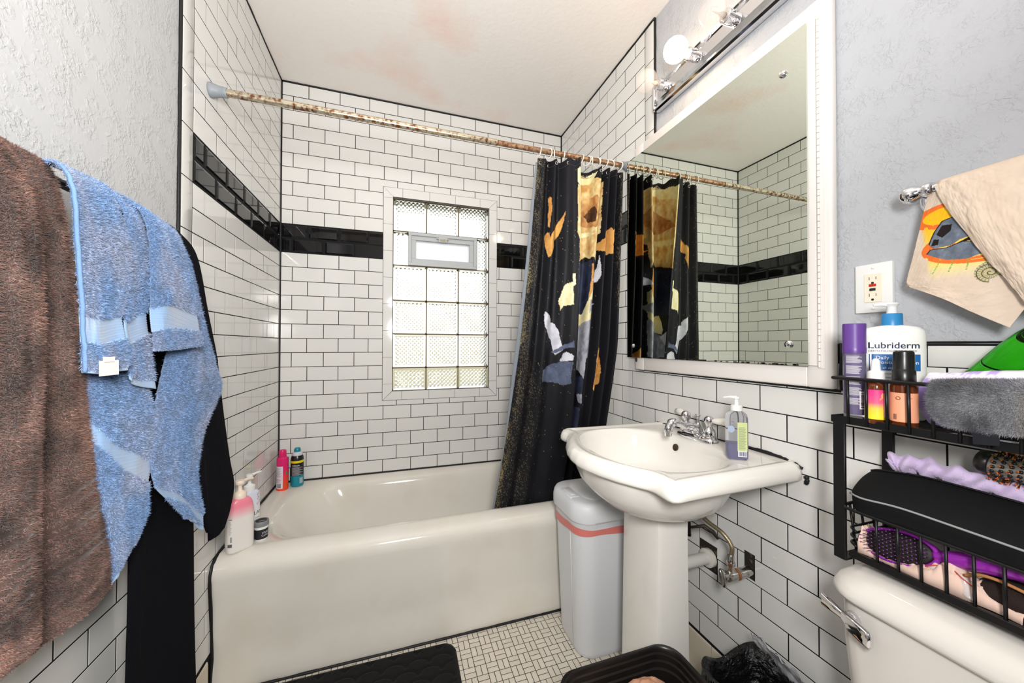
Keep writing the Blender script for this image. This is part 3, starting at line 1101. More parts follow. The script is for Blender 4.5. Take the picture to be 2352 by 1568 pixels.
MB().add(move(v, (W - 0.078, VY, VZ + 0.0445)), f).build('crimp', 'chrome_worn', hos, flat_angle=40)
lv = thing('drain_lever', 'black pop-up drain lever sticking out behind the sink pedestal', 'drain part')
MB().add(*tube([(1.552, -1.232, 0.655), (1.552, -1.236, 0.600), (1.553, -1.240, 0.560)], [0.010, 0.008, 0.006], 10)).build('rod', 'black_plastic', lv)
MB().add(*tube([(1.553, -1.238, 0.588), (1.590, -1.268, 0.602), (1.606, -1.285, 0.588), (1.618, -1.295, 0.568)], [0.004, 0.006, 0.007, 0.005], 8)).build('clip', mat('bronze_dark', (60, 52, 42), rough=0.5, metal=0.4), lv)

# ------------------------------------------------------------------ medicine cabinet with mirror door
cab = thing('medicine_cabinet', 'white framed medicine cabinet with a mirrored door above the sink', 'cabinet')
CY0, CY1, CZ0, CZ1 = -1.606, -0.822, 1.096, 2.118
def casing(x0, x1, q, name='casing', r=0.006):
    b = MB()
    b.add(*bevel_box(x0, x1, q[0], q[1], q[2], q[3], r, 3))
    return b.build(name, 'trim_white', cab, flat_angle=40)
casing(W - 0.024, W + 0.0, (CY0, CY0 + 0.062, CZ0, CZ1))
casing(W - 0.024, W + 0.0, (CY1 - 0.062, CY1, CZ0, CZ1 - 0.0))
casing(W - 0.0235, W + 0.0, (CY0 + 0.058, CY1 - 0.058, CZ0 + 0.0005, CZ0 + 0.062))
casing(W - 0.0235, W + 0.0, (CY0 + 0.058, CY1 - 0.058, CZ1 - 0.058, CZ1 - 0.0005))
MB().add(*box(W - 0.016, W - 0.001, CY0 + 0.05, CY1 - 0.05, CZ0 + 0.05, CZ1 - 0.05)).build('back_panel', 'trim_white', cab, smooth=False)
# door: white edge strip with mirror glass in front, hinge on the near side
MY0, MY1, MZ0, MZ1 = -1.556, -0.781, 1.152, 2.068
door = MB().add(*bevel_box(W - 0.030, W - 0.0245, MY0 - 0.018, MY1 - 0.004, MZ0 + 0.002, MZ1 - 0.002, 0.001, 1)).build('door', 'trim_white', cab, flat_angle=40)
MB().add(*box(W - 0.0345, W - 0.0305, MY0, MY1, MZ0, MZ1)).build('mirror_glass', 'mirror', door, smooth=False)
for yy, zz in ((-1.497, 1.973), (-1.508, 1.210), (-0.822, 1.205)):
    v, f = lathe([(0.0105, 0.0), (0.0105, 0.002), (0.0095, 0.005), (0.006, 0.0072), (0.001, 0.008)], 24)
    MB().add(rot_to(v, (-1, 0, 0), (W - 0.0345, yy, zz)), f).build('screw', 'chrome', door)
# de-silvered black flecks on the lower edge of the glass
b = MB()
for k in range(46):
    yy = -1.548 + random.random() * 0.42
    ww = 0.003 + random.random() * 0.012
    hh = 0.001 + random.random() * 0.004
    b.add(*box(W - 0.0349, W - 0.0344, yy, yy + ww, MZ0, MZ0 + hh))
b.build('worn_edge', mat('mirror_worn', (40, 40, 34), rough=0.6), door, smooth=False)['kind'] = 'stuff'
# piano hinge: leaf and knuckles
b = MB()
b.add(*box(W - 0.0262, W - 0.0242, MY0 - 0.034, MY0 - 0.018, MZ0 - 0.004, MZ1 + 0.004))
b.build('hinge_leaf', 'trim_white', cab, smooth=False)
v, f = lathe([(0.0034, 0.0004), (0.0034, 0.0157)], 10)
kn = MB().add(v, f)
me = None
zz = MZ0 - 0.002
kcol = mat('hinge_paint', (232, 226, 220), rough=0.4, noise=(30, (140, 104, 70), 0.62, 0.70))
gapm = mat('hinge_rust', (120, 96, 76), rough=0.7)
MB().add(*tube([(W - 0.0275, MY0 - 0.0225, MZ0), (W - 0.0275, MY0 - 0.0225, MZ1)], 0.0024, 8)).build('hinge_pin', 'hinge_rust', cab)
k = 0
while zz < MZ1 - 0.01:
    if me is None:
        o = kn.build('hinge_knuckle', 'hinge_paint', cab, loc=(W - 0.0275, MY0 - 0.0225, zz), flat_angle=40)
        me = o.data
    else:
        o = bpy.data.objects.new('hinge_knuckle', me)
        COL.objects.link(o)
        o.parent = cab
        o.location = (W - 0.0275, MY0 - 0.0225, zz)
    zz += 0.0165
    k += 1
# black caulk under and beside the casing
strip(cab, [(W - 0.002, CY1 + 0.002, CZ0 + 0.004), (W - 0.002, CY1 + 0.002, CZ0 - 0.001), (W - 0.002, CY0 - 0.004, CZ0 - 0.004)], 0.0034)
strip(cab, [(W - 0.002, CY0 - 0.005, CZ0 - 0.002), (W - 0.002, CY0 - 0.005, 1.213)], 0.0042)
MB().add(*bevel_box(W - 0.030, W - 0.0245, -0.842, -0.834, 1.132, 1.150, 0.001, 1)).build('catch', mat('brown_metal', (58, 44, 36), rough=0.5), cab, flat_angle=40)

# ------------------------------------------------------------------ vanity light bar
LZ = 2.266
lb = thing('vanity_light', 'chrome vanity light bar with round bulbs above the mirror', 'light')
LY0, LY1 = -1.575, -0.955
prof = [(0.0, -0.055), (0.020, -0.055), (0.028, -0.050), (0.030, -0.044), (0.027, -0.040), (0.031, -0.034), (0.027, -0.029), (0.031, -0.023), (0.0255, -0.018), (0.022, -0.016),
        (0.022, 0.030), (0.026, 0.033), (0.030, 0.038), (0.027, 0.043), (0.030, 0.048), (0.024, 0.054), (0.0, 0.055)]
rings = [[(W - d * s, yy, LZ - 0.006 + hh * (0.5 + 0.5 * s)) for d, hh in prof] for yy, s in ((LY0, 1), (LY1 - 0.004, 1), (LY1, 0.85))]
MB().add(*loft(rings)).build('back_plate', 'chrome', lb, flat_angle=25)
b = MB().add(*bevel_box(W - 0.034, W - 0.0, LY1 - 0.012, LY1 + 0.006, LZ - 0.058, LZ + 0.050, 0.008, 3))
b.build('end_cap', 'chrome', lb, flat_angle=60)
mat('bulb_clear', (250, 238, 230), rough=0.02, spec=0.9, alpha=0.14)
mat('filament', (214, 204, 194), rough=0.3, alpha=0.6)
bm_ = mat('bulb_lit', (255, 236, 200), rough=0.4, emit=((255, 224, 186), 15.0))
BY = [-1.030, -1.186, -1.342, -1.498]
for i, yy in enumerate(BY):
    lab = ['clear unlit globe bulb at the tub end of the light bar', 'glowing globe bulb, the only lit one on the light bar', 'clear unlit globe bulb between the lit bulb and the near end of the bar', 'clear unlit globe bulb at the near end of the light bar'][i]
    soc = lathe([(0.020, 0.0), (0.0215, 0.004), (0.0215, 0.024), (0.0205, 0.025), (0.0215, 0.026), (0.0215, 0.048), (0.019, 0.050)], 28)
    MB().add(rot_to(soc[0], (-1, 0, 0), (W - 0.022, yy, LZ)), soc[1]).build('socket', 'chrome', lb, flat_angle=40)
    g_ = thing('globe_bulb', lab, 'light bulb', 'globe bulbs on the vanity light')
    gp = [(0.0135, 0.0), (0.0135, 0.010), (0.016, 0.015)]
    for k in range(1, 17):
        t = math.pi * (0.14 + 0.86 * k / 16)
        gp.append((max(0.0408 * math.sin(t), 0.0004), 0.053 - 0.0408 * math.cos(t)))
    v, f = lathe(gp, 32)
    MB().add(rot_to(v, (-1, 0, 0), (W - 0.070, yy, LZ)), f).build('globe', 'bulb_lit' if i == 1 else 'bulb_clear', g_)
    if i != 1:
        st = lathe([(0.009, 0.0), (0.008, 0.012), (0.003, 0.024), (0.002, 0.040), (0.0012, 0.052)], 12)
        MB().add(rot_to(st[0], (-1, 0, 0), (W - 0.072, yy, LZ)), st[1]).build('stem', 'filament', g_)
        MB().add(*tube(catmull([(W - 0.118, yy - 0.012, LZ + 0.004), (W - 0.126, yy - 0.004, LZ + 0.010), (W - 0.122, yy + 0.006, LZ + 0.008), (W - 0.116, yy + 0.012, LZ - 0.002)], 4), 0.0006, 5)).build('filament', 'filament', g_)

# ------------------------------------------------------------------ outlet
out = thing('wall_outlet', 'white wall plate with a cream GFCI outlet right of the mirror', 'outlet')
OY, OZ = -1.6775, 1.342
MB().add(*bevel_box(W - 0.006, W + 0.006, OY - 0.0345, OY + 0.0345, OZ - 0.0575, OZ + 0.0575, 0.0022, 2)).build('wall_plate', mat('plate_white', (238, 238, 236), rough=0.3), out, flat_angle=40)
mat('ivory', (240, 232, 212), rough=0.3)
rec = MB().add(*bevel_box(W - 0.0078, W - 0.0035, OY - 0.0165, OY + 0.0165, OZ - 0.0335, OZ + 0.0335, 0.001, 1)).build('receptacle', 'ivory', out, flat_angle=40)
mat('slot_dark', (40, 34, 28), rough=0.6)
def rbox(name, y0, y1, z0, z1, m_, d0=0.0084, par=rec):
    return MB().add(*bevel_box(W - d0, W - 0.0070, OY + y0, OY + y1, OZ + z0, OZ + z1, 0.0004, 1)).build(name, m_, par, flat_angle=40)
rbox('reset_button', -0.0065, 0.0065, 0.0035, 0.0095, mat('button_red', (196, 36, 30), rough=0.4), 0.0094)
rbox('test_button', -0.0055, 0.0055, -0.0065, -0.0005, 'slot_dark', 0.0094)
for zc in (0.0225, -0.0165):
    rbox('slot', 0.0055, 0.0070, zc - 0.0035, zc + 0.004, 'slot_dark', 0.0081)
    rbox('slot', -0.0070, -0.0055, zc - 0.003, zc + 0.0035, 'slot_dark', 0.0081)
    v, f = lathe([(0.0026, 0.0), (0.0026, 0.001)], 14)
    MB().add(rot_to(v, (-1, 0, 0), (W - 0.0074, OY, OZ + zc - 0.0105)), f).build('ground_hole', 'slot_dark', rec, smooth=False)
for zc in (0.0475, -0.0475):
    v, f = lathe([(0.0032, 0.0), (0.0030, 0.0012), (0.001, 0.0016)], 14)
    MB().add(rot_to(v, (-1, 0, 0), (W - 0.0060, OY, OZ + zc)), f).build('screw', 'plate_white', out)

# ------------------------------------------------------------------ slim grey trash can with lid
can = thing('trash_can', 'slim light grey lidded trash can between the tub and the sink pedestal', 'trash can')
mat('can_grey', (222, 224, 227), rough=0.45, bump=(300, 0.08, 0.0005))
def can_ring(s, z, cx=1.410, cy=-0.885, hx=0.150, hy=0.130, r=0.070):
    return [(p[0], p[1], z) for p in rrect_ring(cx - hx * s, cx + hx * s, cy - hy * s, cy + hy * s, r * s, z, 10)]
rings = [can_ring(0.84, 0.0), can_ring(0.86, 0.004), can_ring(0.87, 0.02), can_ring(1.00, 0.50), can_ring(1.01, 0.535), can_ring(0.98, 0.537), can_ring(0.84, 0.03)]
MB().add(*loft(rings)).build('body', 'can_grey', can, flat_angle=60)
MB().add(*tube([(1.410 - 0.150 * 0.87 - 0.0002, -0.925, 0.02), (1.410 - 0.150 * 1.00 - 0.0002, -0.935, 0.49)], 0.0012, 6)).build('seam', 'can_grey', can)
# folded bin liner: clear plastic cuff and red drawstring band
mat('liner_clear', (226, 228, 230), rough=0.25, alpha=0.75)
mat('liner_red', (226, 128, 120), rough=0.35, alpha=0.92)
def band(name, zt, zb, m_, s0, s1, wav):
    a, b_ = can_ring(s0, 0), can_ring(s1, 0)
    n = len(a)
    top = [(p[0], p[1], zt + 0.003 * math.sin(i * 0.21)) for i, p in enumerate(a)]
    bot = [(p[0], p[1], zb + wav * math.sin(i * 0.13 + 1.1) + 0.002 * math.sin(i * 0.5)) for i, p in enumerate(b_)]
    mid = [tuple((p[j] + q_[j]) / 2 for j in range(3)) for p, q_ in zip(top, bot)]
    return MB().add(*loft([top, mid, bot], True, False, False)).build(name, m_, can)
band('liner_cuff', 0.538, 0.505, 'liner_clear', 1.025, 1.022, 0.004)
band('liner_band', 0.507, 0.474, 'liner_red', 1.022, 1.018, 0.007)
rings = [can_ring(1.035, 0.528), can_ring(1.075, 0.530), can_ring(1.085, 0.538), can_ring(1.085, 0.566), can_ring(1.065, 0.585), can_ring(1.02, 0.597), can_ring(0.94, 0.602)]
lid = MB().add(*loft(rings)).build('lid', 'can_grey', can, flat_angle=60)
# raised flap with a groove round it and the push latch
flap = [can_ring(0.82, 0.600, cx=1.436), can_ring(0.82, 0.6065, cx=1.436), can_ring(0.79, 0.6090, cx=1.436), can_ring(0.5, 0.6105, cx=1.436)]
MB().add(*loft(flap)).build('flap', 'can_grey', lid, flat_angle=60)
b = MB().add(*bevel_box(1.262, 1.306, -0.935, -0.835, 0.590, 0.6045, 0.005, 2))
b.build('latch', 'can_grey', lid, flat_angle=60)
MB().add(*bevel_box(1.272, 1.292, -0.918, -0.850, 0.6035, 0.6070, 0.0014, 2)).build('latch_button', 'can_grey', lid, flat_angle=60)

# ------------------------------------------------------------------ toilet
toi = thing('toilet', 'white toilet with a chrome flush lever under the black storage rack', 'toilet')
TY0, TY1 = -2.165, -1.712
def tank_ring(in_, z, x_add=0.0, r=0.045, front=1.452):
    return [(p[0], p[1], z) for p in rrect_ring(front + in_, W - 0.012, TY0 + in_, TY1 - in_, r, z, 10)]
rings = [tank_ring(0.030, 0.385), tank_ring(0.022, 0.40), tank_ring(0.012, 0.50), tank_ring(0.004, 0.62), tank_ring(0.003, 0.705), tank_ring(0.01, 0.706)]
MB().add(*loft(rings)).build('tank', 'toilet_white', toi, flat_angle=60)
def lid_ring(g_, z, r=0.06):
    return [(p[0], p[1], z) for p in rrect_ring(1.442 + g_, W - 0.006, TY0 - 0.012 + g_, TY1 + 0.014 - g_, r, z, 12)]
rings = [lid_ring(0.010, 0.7055), lid_ring(0.003, 0.708), lid_ring(0.0, 0.714), lid_ring(0.001, 0.724), lid_ring(0.007, 0.737), lid_ring(0.020, 0.750), lid_ring(0.038, 0.758), lid_ring(0.060, 0.7605)]
MB().add(*loft(rings)).build('tank_lid', 'toilet_white', toi, flat_angle=60)
# bowl, seat and foot (mostly out of frame)
rings = []
for rx, ry, cx, zz in ((0.16, 0.11, 1.25, 0.0), (0.155, 0.105, 1.25, 0.06), (0.14, 0.095, 1.27, 0.16), (0.19, 0.14, 1.22, 0.28), (0.235, 0.18, 1.20, 0.36), (0.24, 0.185, 1.20, 0.385), (0.235, 0.18, 1.20, 0.39)):
    rings.append(se_ring(rx, ry, zz, 40, 2.3, cx, -1.945))
MB().add(*loft(rings)).build('bowl', 'toilet_white', toi)
MB().add(*bevel_box(1.36, 1.60, -2.06, -1.83, 0.24, 0.387, 0.03, 3)).build('tank_shelf', 'toilet_white', toi)
rings = [se_ring(a, b_, zz, 40, 2.3, 1.205, -1.945) for a, b_, zz in ((0.24, 0.186, 0.392), (0.245, 0.19, 0.40), (0.24, 0.186, 0.425), (0.22, 0.17, 0.43))]
MB().add(*loft(rings)).build('seat_lid', 'toilet_white', toi, flat_angle=50)
# flush lever on the front of the tank
hd = lathe([(0.014, 0.0), (0.014, 0.010), (0.010, 0.013)], 18)
fl = MB().add(rot_to(hd[0], (-1, 0, 0), (1.4575, -1.748, 0.673)), hd[1])
def lever_rings(rows):
    out_ = []
    for yy, xx, hh, th, zc in rows:
        out_.append([(xx + th * c * 0.8, yy, zc + hh * s) for c, s in [(math.copysign(abs(math.cos(t)) ** 0.45, math.cos(t)), math.copysign(abs(math.sin(t)) ** 0.45, math.sin(t))) for t in [2 * math.pi * k / 20 for k in range(20)]]])
    return out_
fl.add(*loft(lever_rings([(-1.738, 1.441, 0.0080, 0.006, 0.679), (-1.746, 1.438, 0.0105, 0.007, 0.676), (-1.752, 1.436, 0.0140, 0.008, 0.673), (-1.772, 1.434, 0.0150, 0.0085, 0.668), (-1.786, 1.433, 0.0145, 0.0085, 0.665), (-1.789, 1.433, 0.0115, 0.006, 0.665)])))
fl.add(*loft(lever_rings([(-1.706, 1.438, 0.0090, 0.002, 0.692), (-1.709, 1.434, 0.0115, 0.006, 0.691), (-1.724, 1.436, 0.0095, 0.007, 0.686), (-1.740, 1.440, 0.0075, 0.006, 0.679)])))
fl.build('flush_lever', 'chrome', toi, flat_angle=50)
# ------------------------------------------------------------------ shower curtain surface
def curtain_surface(NZ=420, NU=340):
    lev = [  # z, left edge, ridge, third fold edge, right edge (x), centre y
        (2.036, 1.196, 1.368, 1.488, 1.634, -0.748),
        (1.60, 1.166, 1.385, 1.462, 1.634, -0.728),
        (1.20, 1.130, 1.388, 1.440, 1.640, -0.700),
        (0.85, 1.092, 1.392, 1.424, 1.612, -0.655),
        (0.40, 1.038, 1.360, 1.392, 1.580, -0.585)]
    g1 = [(0, 0.0, 0.0), (.14, -.026, -.028), (.28, .004, -.008), (.42, -.034, -.026), (.56, -.008, -.016), (.72, -.046, -.030), (.88, -.056, -.028), (1, -.074, -.036)]
    g2 = [(.04, -.052, -.02), (.10, -.015, .0), (.20, .022, .02), (.45, .034, .03), (.92, .03, .026)]
    g3 = [(0, -.018, -.012), (.10, -.034, -.026), (.24, .018, .014), (.40, -.032, -.022), (.52, .016, .012), (.66, -.034, -.022), (.78, .016, .012), (.90, -.026, -.02), (1, 0, 0)]
    C = []
    for k, (z, a, b, c, d, yc) in enumerate(lev):
        t = k / (len(lev) - 1)
        row = [(a + (b - a) * q, yc + o0 * (1 - t) + o1 * t, z) for q, o0, o1 in g1]
        row += [(b + (c - b) * q, yc + o0 * (1 - t) + o1 * t, z) for q, o0, o1 in g2]
        row += [(c + (d - c) * q, yc + o0 * (1 - t) + o1 * t, z) for q, o0, o1 in g3]
        C.append(row)
    C = np.array(C)
    A = np.zeros((NZ, len(lev)))
    zl = np.array([l[0] for l in lev])
    zz = np.linspace(zl[0], zl[-1], NZ)
    # smooth in height: monotone linear blend softened
    for j in range(len(lev)):
        e = np.zeros(len(lev)); e[j] = 1
        A[:, j] = np.interp(-zz, -zl, e)
    ker = np.hanning(61); ker /= ker.sum()
    Ap = np.pad(A, ((30, 30), (0, 0)), mode='edge')
    As = np.stack([np.convolve(Ap[:, j], ker, 'valid') for j in range(len(lev))], 1)
    B = cr_matrix(C.shape[1], NU)
    P = np.einsum('ui,ijk,vj->uvk', As, C, B)
    P[..., 2] = zz[:, None]
    u = np.linspace(0, 1, NU)[None, :] * np.ones((NZ, 1))
    v = np.linspace(0, 1, NZ)[:, None] * np.ones((1, NU))
    P[..., 1] += 0.006 * (fbm(u * 16, v * 5, 3) - 0.5) * (0.4 + v)
    # scalloped top edge between the rings
    P[..., 2] -= 0.010 * np.clip(1 - v * 14, 0, 1) * (0.5 - 0.5 * np.cos(u * 2 * np.pi * 12))
    return P, u, v
# printed flowers on the cloth, outlines in cloth coordinates (across, down)
PRINT = [
    ('gold', [(0.67, 0.038), (0.513, 0.007), (0.51, 0.036), (0.44, 0.036), (0.369, 0.053), (0.352, 0.06), (0.352, 0.1), (0.352, 0.155), (0.352, 0.181), (0.386, 0.193), (0.442, 0.203), (0.451, 0.229), (0.655, 0.258), (0.673, 0.274), (0.681, 0.241), (0.687, 0.198), (0.667, 0.191), (0.678, 0.153), (0.67, 0.124)]),
    ('orange', [(0.352, 0.112), (0.352, 0.098), (0.352, 0.179), (0.352, 0.184), (0.352, 0.138)]),
    ('orange', [(0.352, 0.193), (0.352, 0.189), (0.352, 0.232), (0.352, 0.258), (0.352, 0.253)]),
    ('orange', [(0.858, 0.172), (0.687, 0.22), (0.764, 0.239), (0.855, 0.241)]),
    ('cream', [(0.655, 0.305), (0.454, 0.298), (0.375, 0.313), (0.352, 0.325), (0.352, 0.327), (0.352, 0.391), (0.352, 0.394), (0.428, 0.391), (0.454, 0.406), (0.398, 0.458), (0.41, 0.473), (0.652, 0.449), (0.687, 0.422), (0.687, 0.344), (0.655, 0.332)]),
    ('grey', [(0.687, 0.427), (0.463, 0.468), (0.352, 0.492), (0.352, 0.506), (0.352, 0.544), (0.684, 0.544)]),
    ('white', [(0.428, 0.48), (0.352, 0.465), (0.352, 0.492), (0.357, 0.511)]),
    ('white', [(0.352, 0.396), (0.352, 0.394), (0.352, 0.422), (0.352, 0.446)]),
    ('orange', [(0.112, 0.105), (0.121, 0.1), (0.13, 0.107), (0.133, 0.141), (0.127, 0.186), (0.118, 0.181), (0.115, 0.138)]),
    ('orange', [(0.233, 0.143), (0.233, 0.148), (0.218, 0.184), (0.204, 0.205), (0.159, 0.222), (0.165, 0.236), (0.142, 0.263), (0.127, 0.267), (0.106, 0.236), (0.103, 0.208), (0.121, 0.196), (0.127, 0.2), (0.13, 0.215), (0.142, 0.203), (0.209, 0.165)]),
    ('cream', [(0.31, 0.029), (0.634, 0.007), (0.619, 0.01), (0.584, 0.033), (0.546, 0.041), (0.327, 0.076), (0.31, 0.062)]),
    ('gold', [(0.31, 0.107), (0.31, 0.067), (0.327, 0.076), (0.56, 0.036), (0.625, 0.043), (0.737, 0.031), (0.735, 0.072), (0.735, 0.105), (0.732, 0.124), (0.737, 0.141), (0.735, 0.181), (0.655, 0.215), (0.64, 0.243), (0.617, 0.26), (0.572, 0.251), (0.324, 0.277), (0.324, 0.22), (0.31, 0.2)]),
    ('brown', [(0.327, 0.15), (0.558, 0.079), (0.634, 0.081), (0.732, 0.124), (0.649, 0.174), (0.584, 0.165)]),
    ('dark', [(0.552, 0.134), (0.575, 0.115), (0.625, 0.11), (0.646, 0.131), (0.637, 0.155), (0.581, 0.15)]),
    ('cream', [(0.327, 0.186), (0.572, 0.179), (0.643, 0.189), (0.587, 0.191), (0.327, 0.205)]),
    ('navy', [(0.324, 0.282), (0.631, 0.263), (0.64, 0.303), (0.643, 0.365), (0.631, 0.375), (0.584, 0.418), (0.33, 0.413), (0.324, 0.327)]),
    ('orange', [(0.758, 0.181), (0.838, 0.165), (0.847, 0.172), (0.85, 0.203), (0.844, 0.236), (0.829, 0.224), (0.752, 0.224), (0.758, 0.21)]),
    ('orange', [(0.634, 0.277), (0.652, 0.272), (0.661, 0.301), (0.673, 0.317), (0.658, 0.351), (0.631, 0.375), (0.628, 0.365), (0.634, 0.337), (0.643, 0.308)]),
    ('orange', [(0.758, 0.513), (0.826, 0.544), (0.835, 0.587), (0.832, 0.623), (0.758, 0.621), (0.758, 0.578)]),
    ('orange', [(0.761, 0.542), (0.829, 0.558), (0.829, 0.592), (0.829, 0.597), (0.832, 0.623), (0.767, 0.642), (0.758, 0.635), (0.758, 0.594), (0.758, 0.558)]),
    ('white', [(0.735, 0.241), (0.752, 0.303), (0.735, 0.322), (0.649, 0.322), (0.732, 0.282)]),
    ('grey', [(0.649, 0.377), (0.726, 0.387), (0.646, 0.415)]),
    ('grey', [(0.596, 0.47), (0.634, 0.508), (0.658, 0.527), (0.655, 0.563), (0.625, 0.568), (0.596, 0.527)]),
    ('grey', [(0.33, 0.527), (0.649, 0.532), (0.652, 0.547), (0.658, 0.573), (0.652, 0.604), (0.617, 0.587)]),
    ('navy', [(0.33, 0.601), (0.634, 0.597), (0.652, 0.604), (0.652, 0.649), (0.605, 0.652)]),
    ('grey', [(0.605, 0.652), (0.652, 0.649), (0.664, 0.675), (0.628, 0.675)]),
    ('navy', [(0.333, 0.692), (0.646, 0.69), (0.649, 0.747), (0.625, 0.754)]),
    ('cream', [(0.215, 0.384), (0.236, 0.346), (0.248, 0.337), (0.289, 0.332), (0.301, 0.394), (0.236, 0.399), (0.227, 0.413)]),
    ('cream', [(0.286, 0.308), (0.304, 0.308), (0.307, 0.341), (0.289, 0.346)]),
    ('white', [(0.127, 0.411), (0.177, 0.432), (0.18, 0.442), (0.206, 0.446), (0.224, 0.468), (0.248, 0.518), (0.215, 0.537), (0.209, 0.53), (0.189, 0.494), (0.15, 0.47), (0.133, 0.453)]),
    ('blue', [(0.195, 0.527), (0.248, 0.508), (0.31, 0.494), (0.313, 0.513), (0.248, 0.518), (0.215, 0.532)]),
    ('white', [(0.236, 0.551), (0.251, 0.527), (0.277, 0.527), (0.313, 0.537), (0.31, 0.551)]),
    ('blue', [(0.145, 0.599), (0.15, 0.575), (0.204, 0.561), (0.245, 0.551), (0.313, 0.556), (0.307, 0.601), (0.31, 0.616), (0.271, 0.621), (0.245, 0.616), (0.209, 0.611), (0.147, 0.609)]),
]
# control nets of the hanging cloth (x, y, z)
BLUE_A = [
    [(0.085, -1.472, 1.486), (0.085, -1.419, 1.497), (0.085, -1.349, 1.503)],
    [(0.125, -1.506, 1.467), (0.130, -1.467, 1.461), (0.125, -1.385, 1.453)],
    [(0.138, -1.508, 1.425), (0.145, -1.465, 1.402), (0.138, -1.371, 1.392)],
    [(0.138, -1.497, 1.331), (0.150, -1.459, 1.326), (0.140, -1.377, 1.322)],
    [(0.138, -1.488, 1.253), (0.150, -1.457, 1.249), (0.142, -1.396, 1.257)],
    [(0.140, -1.487, 1.200), (0.152, -1.455, 1.196), (0.145, -1.392, 1.207)],
    [(0.142, -1.486, 1.162), (0.155, -1.460, 1.159), (0.148, -1.389, 1.160)]]
BLUE_B = [
    [(0.085, -1.364, 1.500), (0.085, -1.326, 1.500), (0.085, -1.281, 1.499)],
    [(0.118, -1.373, 1.461), (0.122, -1.352, 1.449), (0.118, -1.309, 1.450)],
    [(0.125, -1.357, 1.394), (0.132, -1.346, 1.389), (0.122, -1.296, 1.397)],
    [(0.128, -1.364, 1.320), (0.135, -1.354, 1.318), (0.122, -1.300, 1.330)],
    [(0.130, -1.380, 1.254), (0.136, -1.362, 1.251), (0.124, -1.310, 1.263)],
    [(0.130, -1.373, 1.199), (0.136, -1.353, 1.194), (0.126, -1.303, 1.207)],
    [(0.130, -1.364, 1.142), (0.136, -1.345, 1.130), (0.126, -1.282, 1.114)]]
BLUE_C = [
    [(0.085, -1.293, 1.499), (0.085, -1.220, 1.495), (0.085, -1.135, 1.486)],
    [(0.128, -1.328, 1.454), (0.134, -1.286, 1.450), (0.125, -1.189, 1.440)],
    [(0.136, -1.325, 1.378), (0.146, -1.280, 1.380), (0.130, -1.168, 1.378)],
    [(0.138, -1.328, 1.326), (0.150, -1.279, 1.330), (0.134, -1.148, 1.303)],
    [(0.140, -1.328, 1.266), (0.154, -1.274, 1.267), (0.140, -1.141, 1.250)],
    [(0.142, -1.324, 1.220), (0.158, -1.275, 1.221), (0.146, -1.142, 1.223)],
    [(0.142, -1.320, 1.193), (0.160, -1.274, 1.194), (0.150, -1.147, 1.202)]]
BLUE_D = [
    [(0.108, -1.446, 1.270), (0.115, -1.385, 1.276), (0.112, -1.314, 1.284)],
    [(0.108, -1.444, 1.164), (0.118, -1.383, 1.156), (0.112, -1.286, 1.153)],
    [(0.108, -1.433, 1.078), (0.126, -1.380, 1.065), (0.116, -1.259, 1.059)],
    [(0.108, -1.418, 1.009), (0.128, -1.371, 0.992), (0.116, -1.263, 0.978)],
    [(0.110, -1.402, 0.936), (0.130, -1.367, 0.919), (0.118, -1.282, 0.912)],
    [(0.110, -1.381, 0.850), (0.130, -1.355, 0.853), (0.120, -1.282, 0.858)],
    [(0.112, -1.365, 0.769), (0.124, -1.360, 0.787), (0.120, -1.317, 0.810)]]
BLUE_E = [
    [(0.085, -1.213, 1.493), (0.085, -1.174, 1.489), (0.085, -1.132, 1.484)],
    [(0.105, -1.189, 1.438), (0.110, -1.156, 1.426), (0.100, -1.090, 1.408)],
    [(0.112, -1.184, 1.278), (0.120, -1.128, 1.272), (0.106, -1.028, 1.267)],
    [(0.112, -1.230, 1.169), (0.124, -1.125, 1.153), (0.112, -0.970, 1.138)],
    [(0.112, -1.257, 1.087), (0.126, -1.147, 1.070), (0.114, -0.953, 1.073)],
    [(0.114, -1.267, 1.015), (0.128, -1.195, 0.997), (0.118, -1.050, 0.980)],
    [(0.116, -1.273, 0.927), (0.130, -1.206, 0.911), (0.120, -1.087, 0.882)],
    [(0.118, -1.212, 0.856), (0.130, -1.169, 0.837), (0.122, -1.068, 0.773)],
    [(0.120, -1.118, 0.768), (0.126, -1.100, 0.748), (0.122, -1.063, 0.717)]]
ROBE_SLEEVE = [
    [(0.075, -1.163, 1.499), (0.075, -1.132, 1.497), (0.075, -1.102, 1.495)],
    [(0.090, -1.151, 1.468), (0.095, -1.106, 1.459), (0.085, -1.039, 1.444)],
    [(0.090, -1.121, 1.304), (0.100, -1.074, 1.298), (0.090, -0.995, 1.293)],
    [(0.090, -1.099, 1.163), (0.100, -1.038, 1.154), (0.090, -0.942, 1.150)],
    [(0.090, -1.077, 1.027), (0.102, -1.017, 1.016), (0.090, -0.907, 1.009)],
    [(0.090, -1.054, 0.908), (0.106, -0.988, 0.887), (0.092, -0.865, 0.852)],
    [(0.090, -1.035, 0.821), (0.106, -0.974, 0.790), (0.092, -0.830, 0.754)],
    [(0.090, -1.018, 0.743), (0.104, -0.962, 0.710), (0.092, -0.853, 0.689)],
    [(0.090, -0.987, 0.678), (0.098, -0.951, 0.636), (0.092, -0.893, 0.644)]]
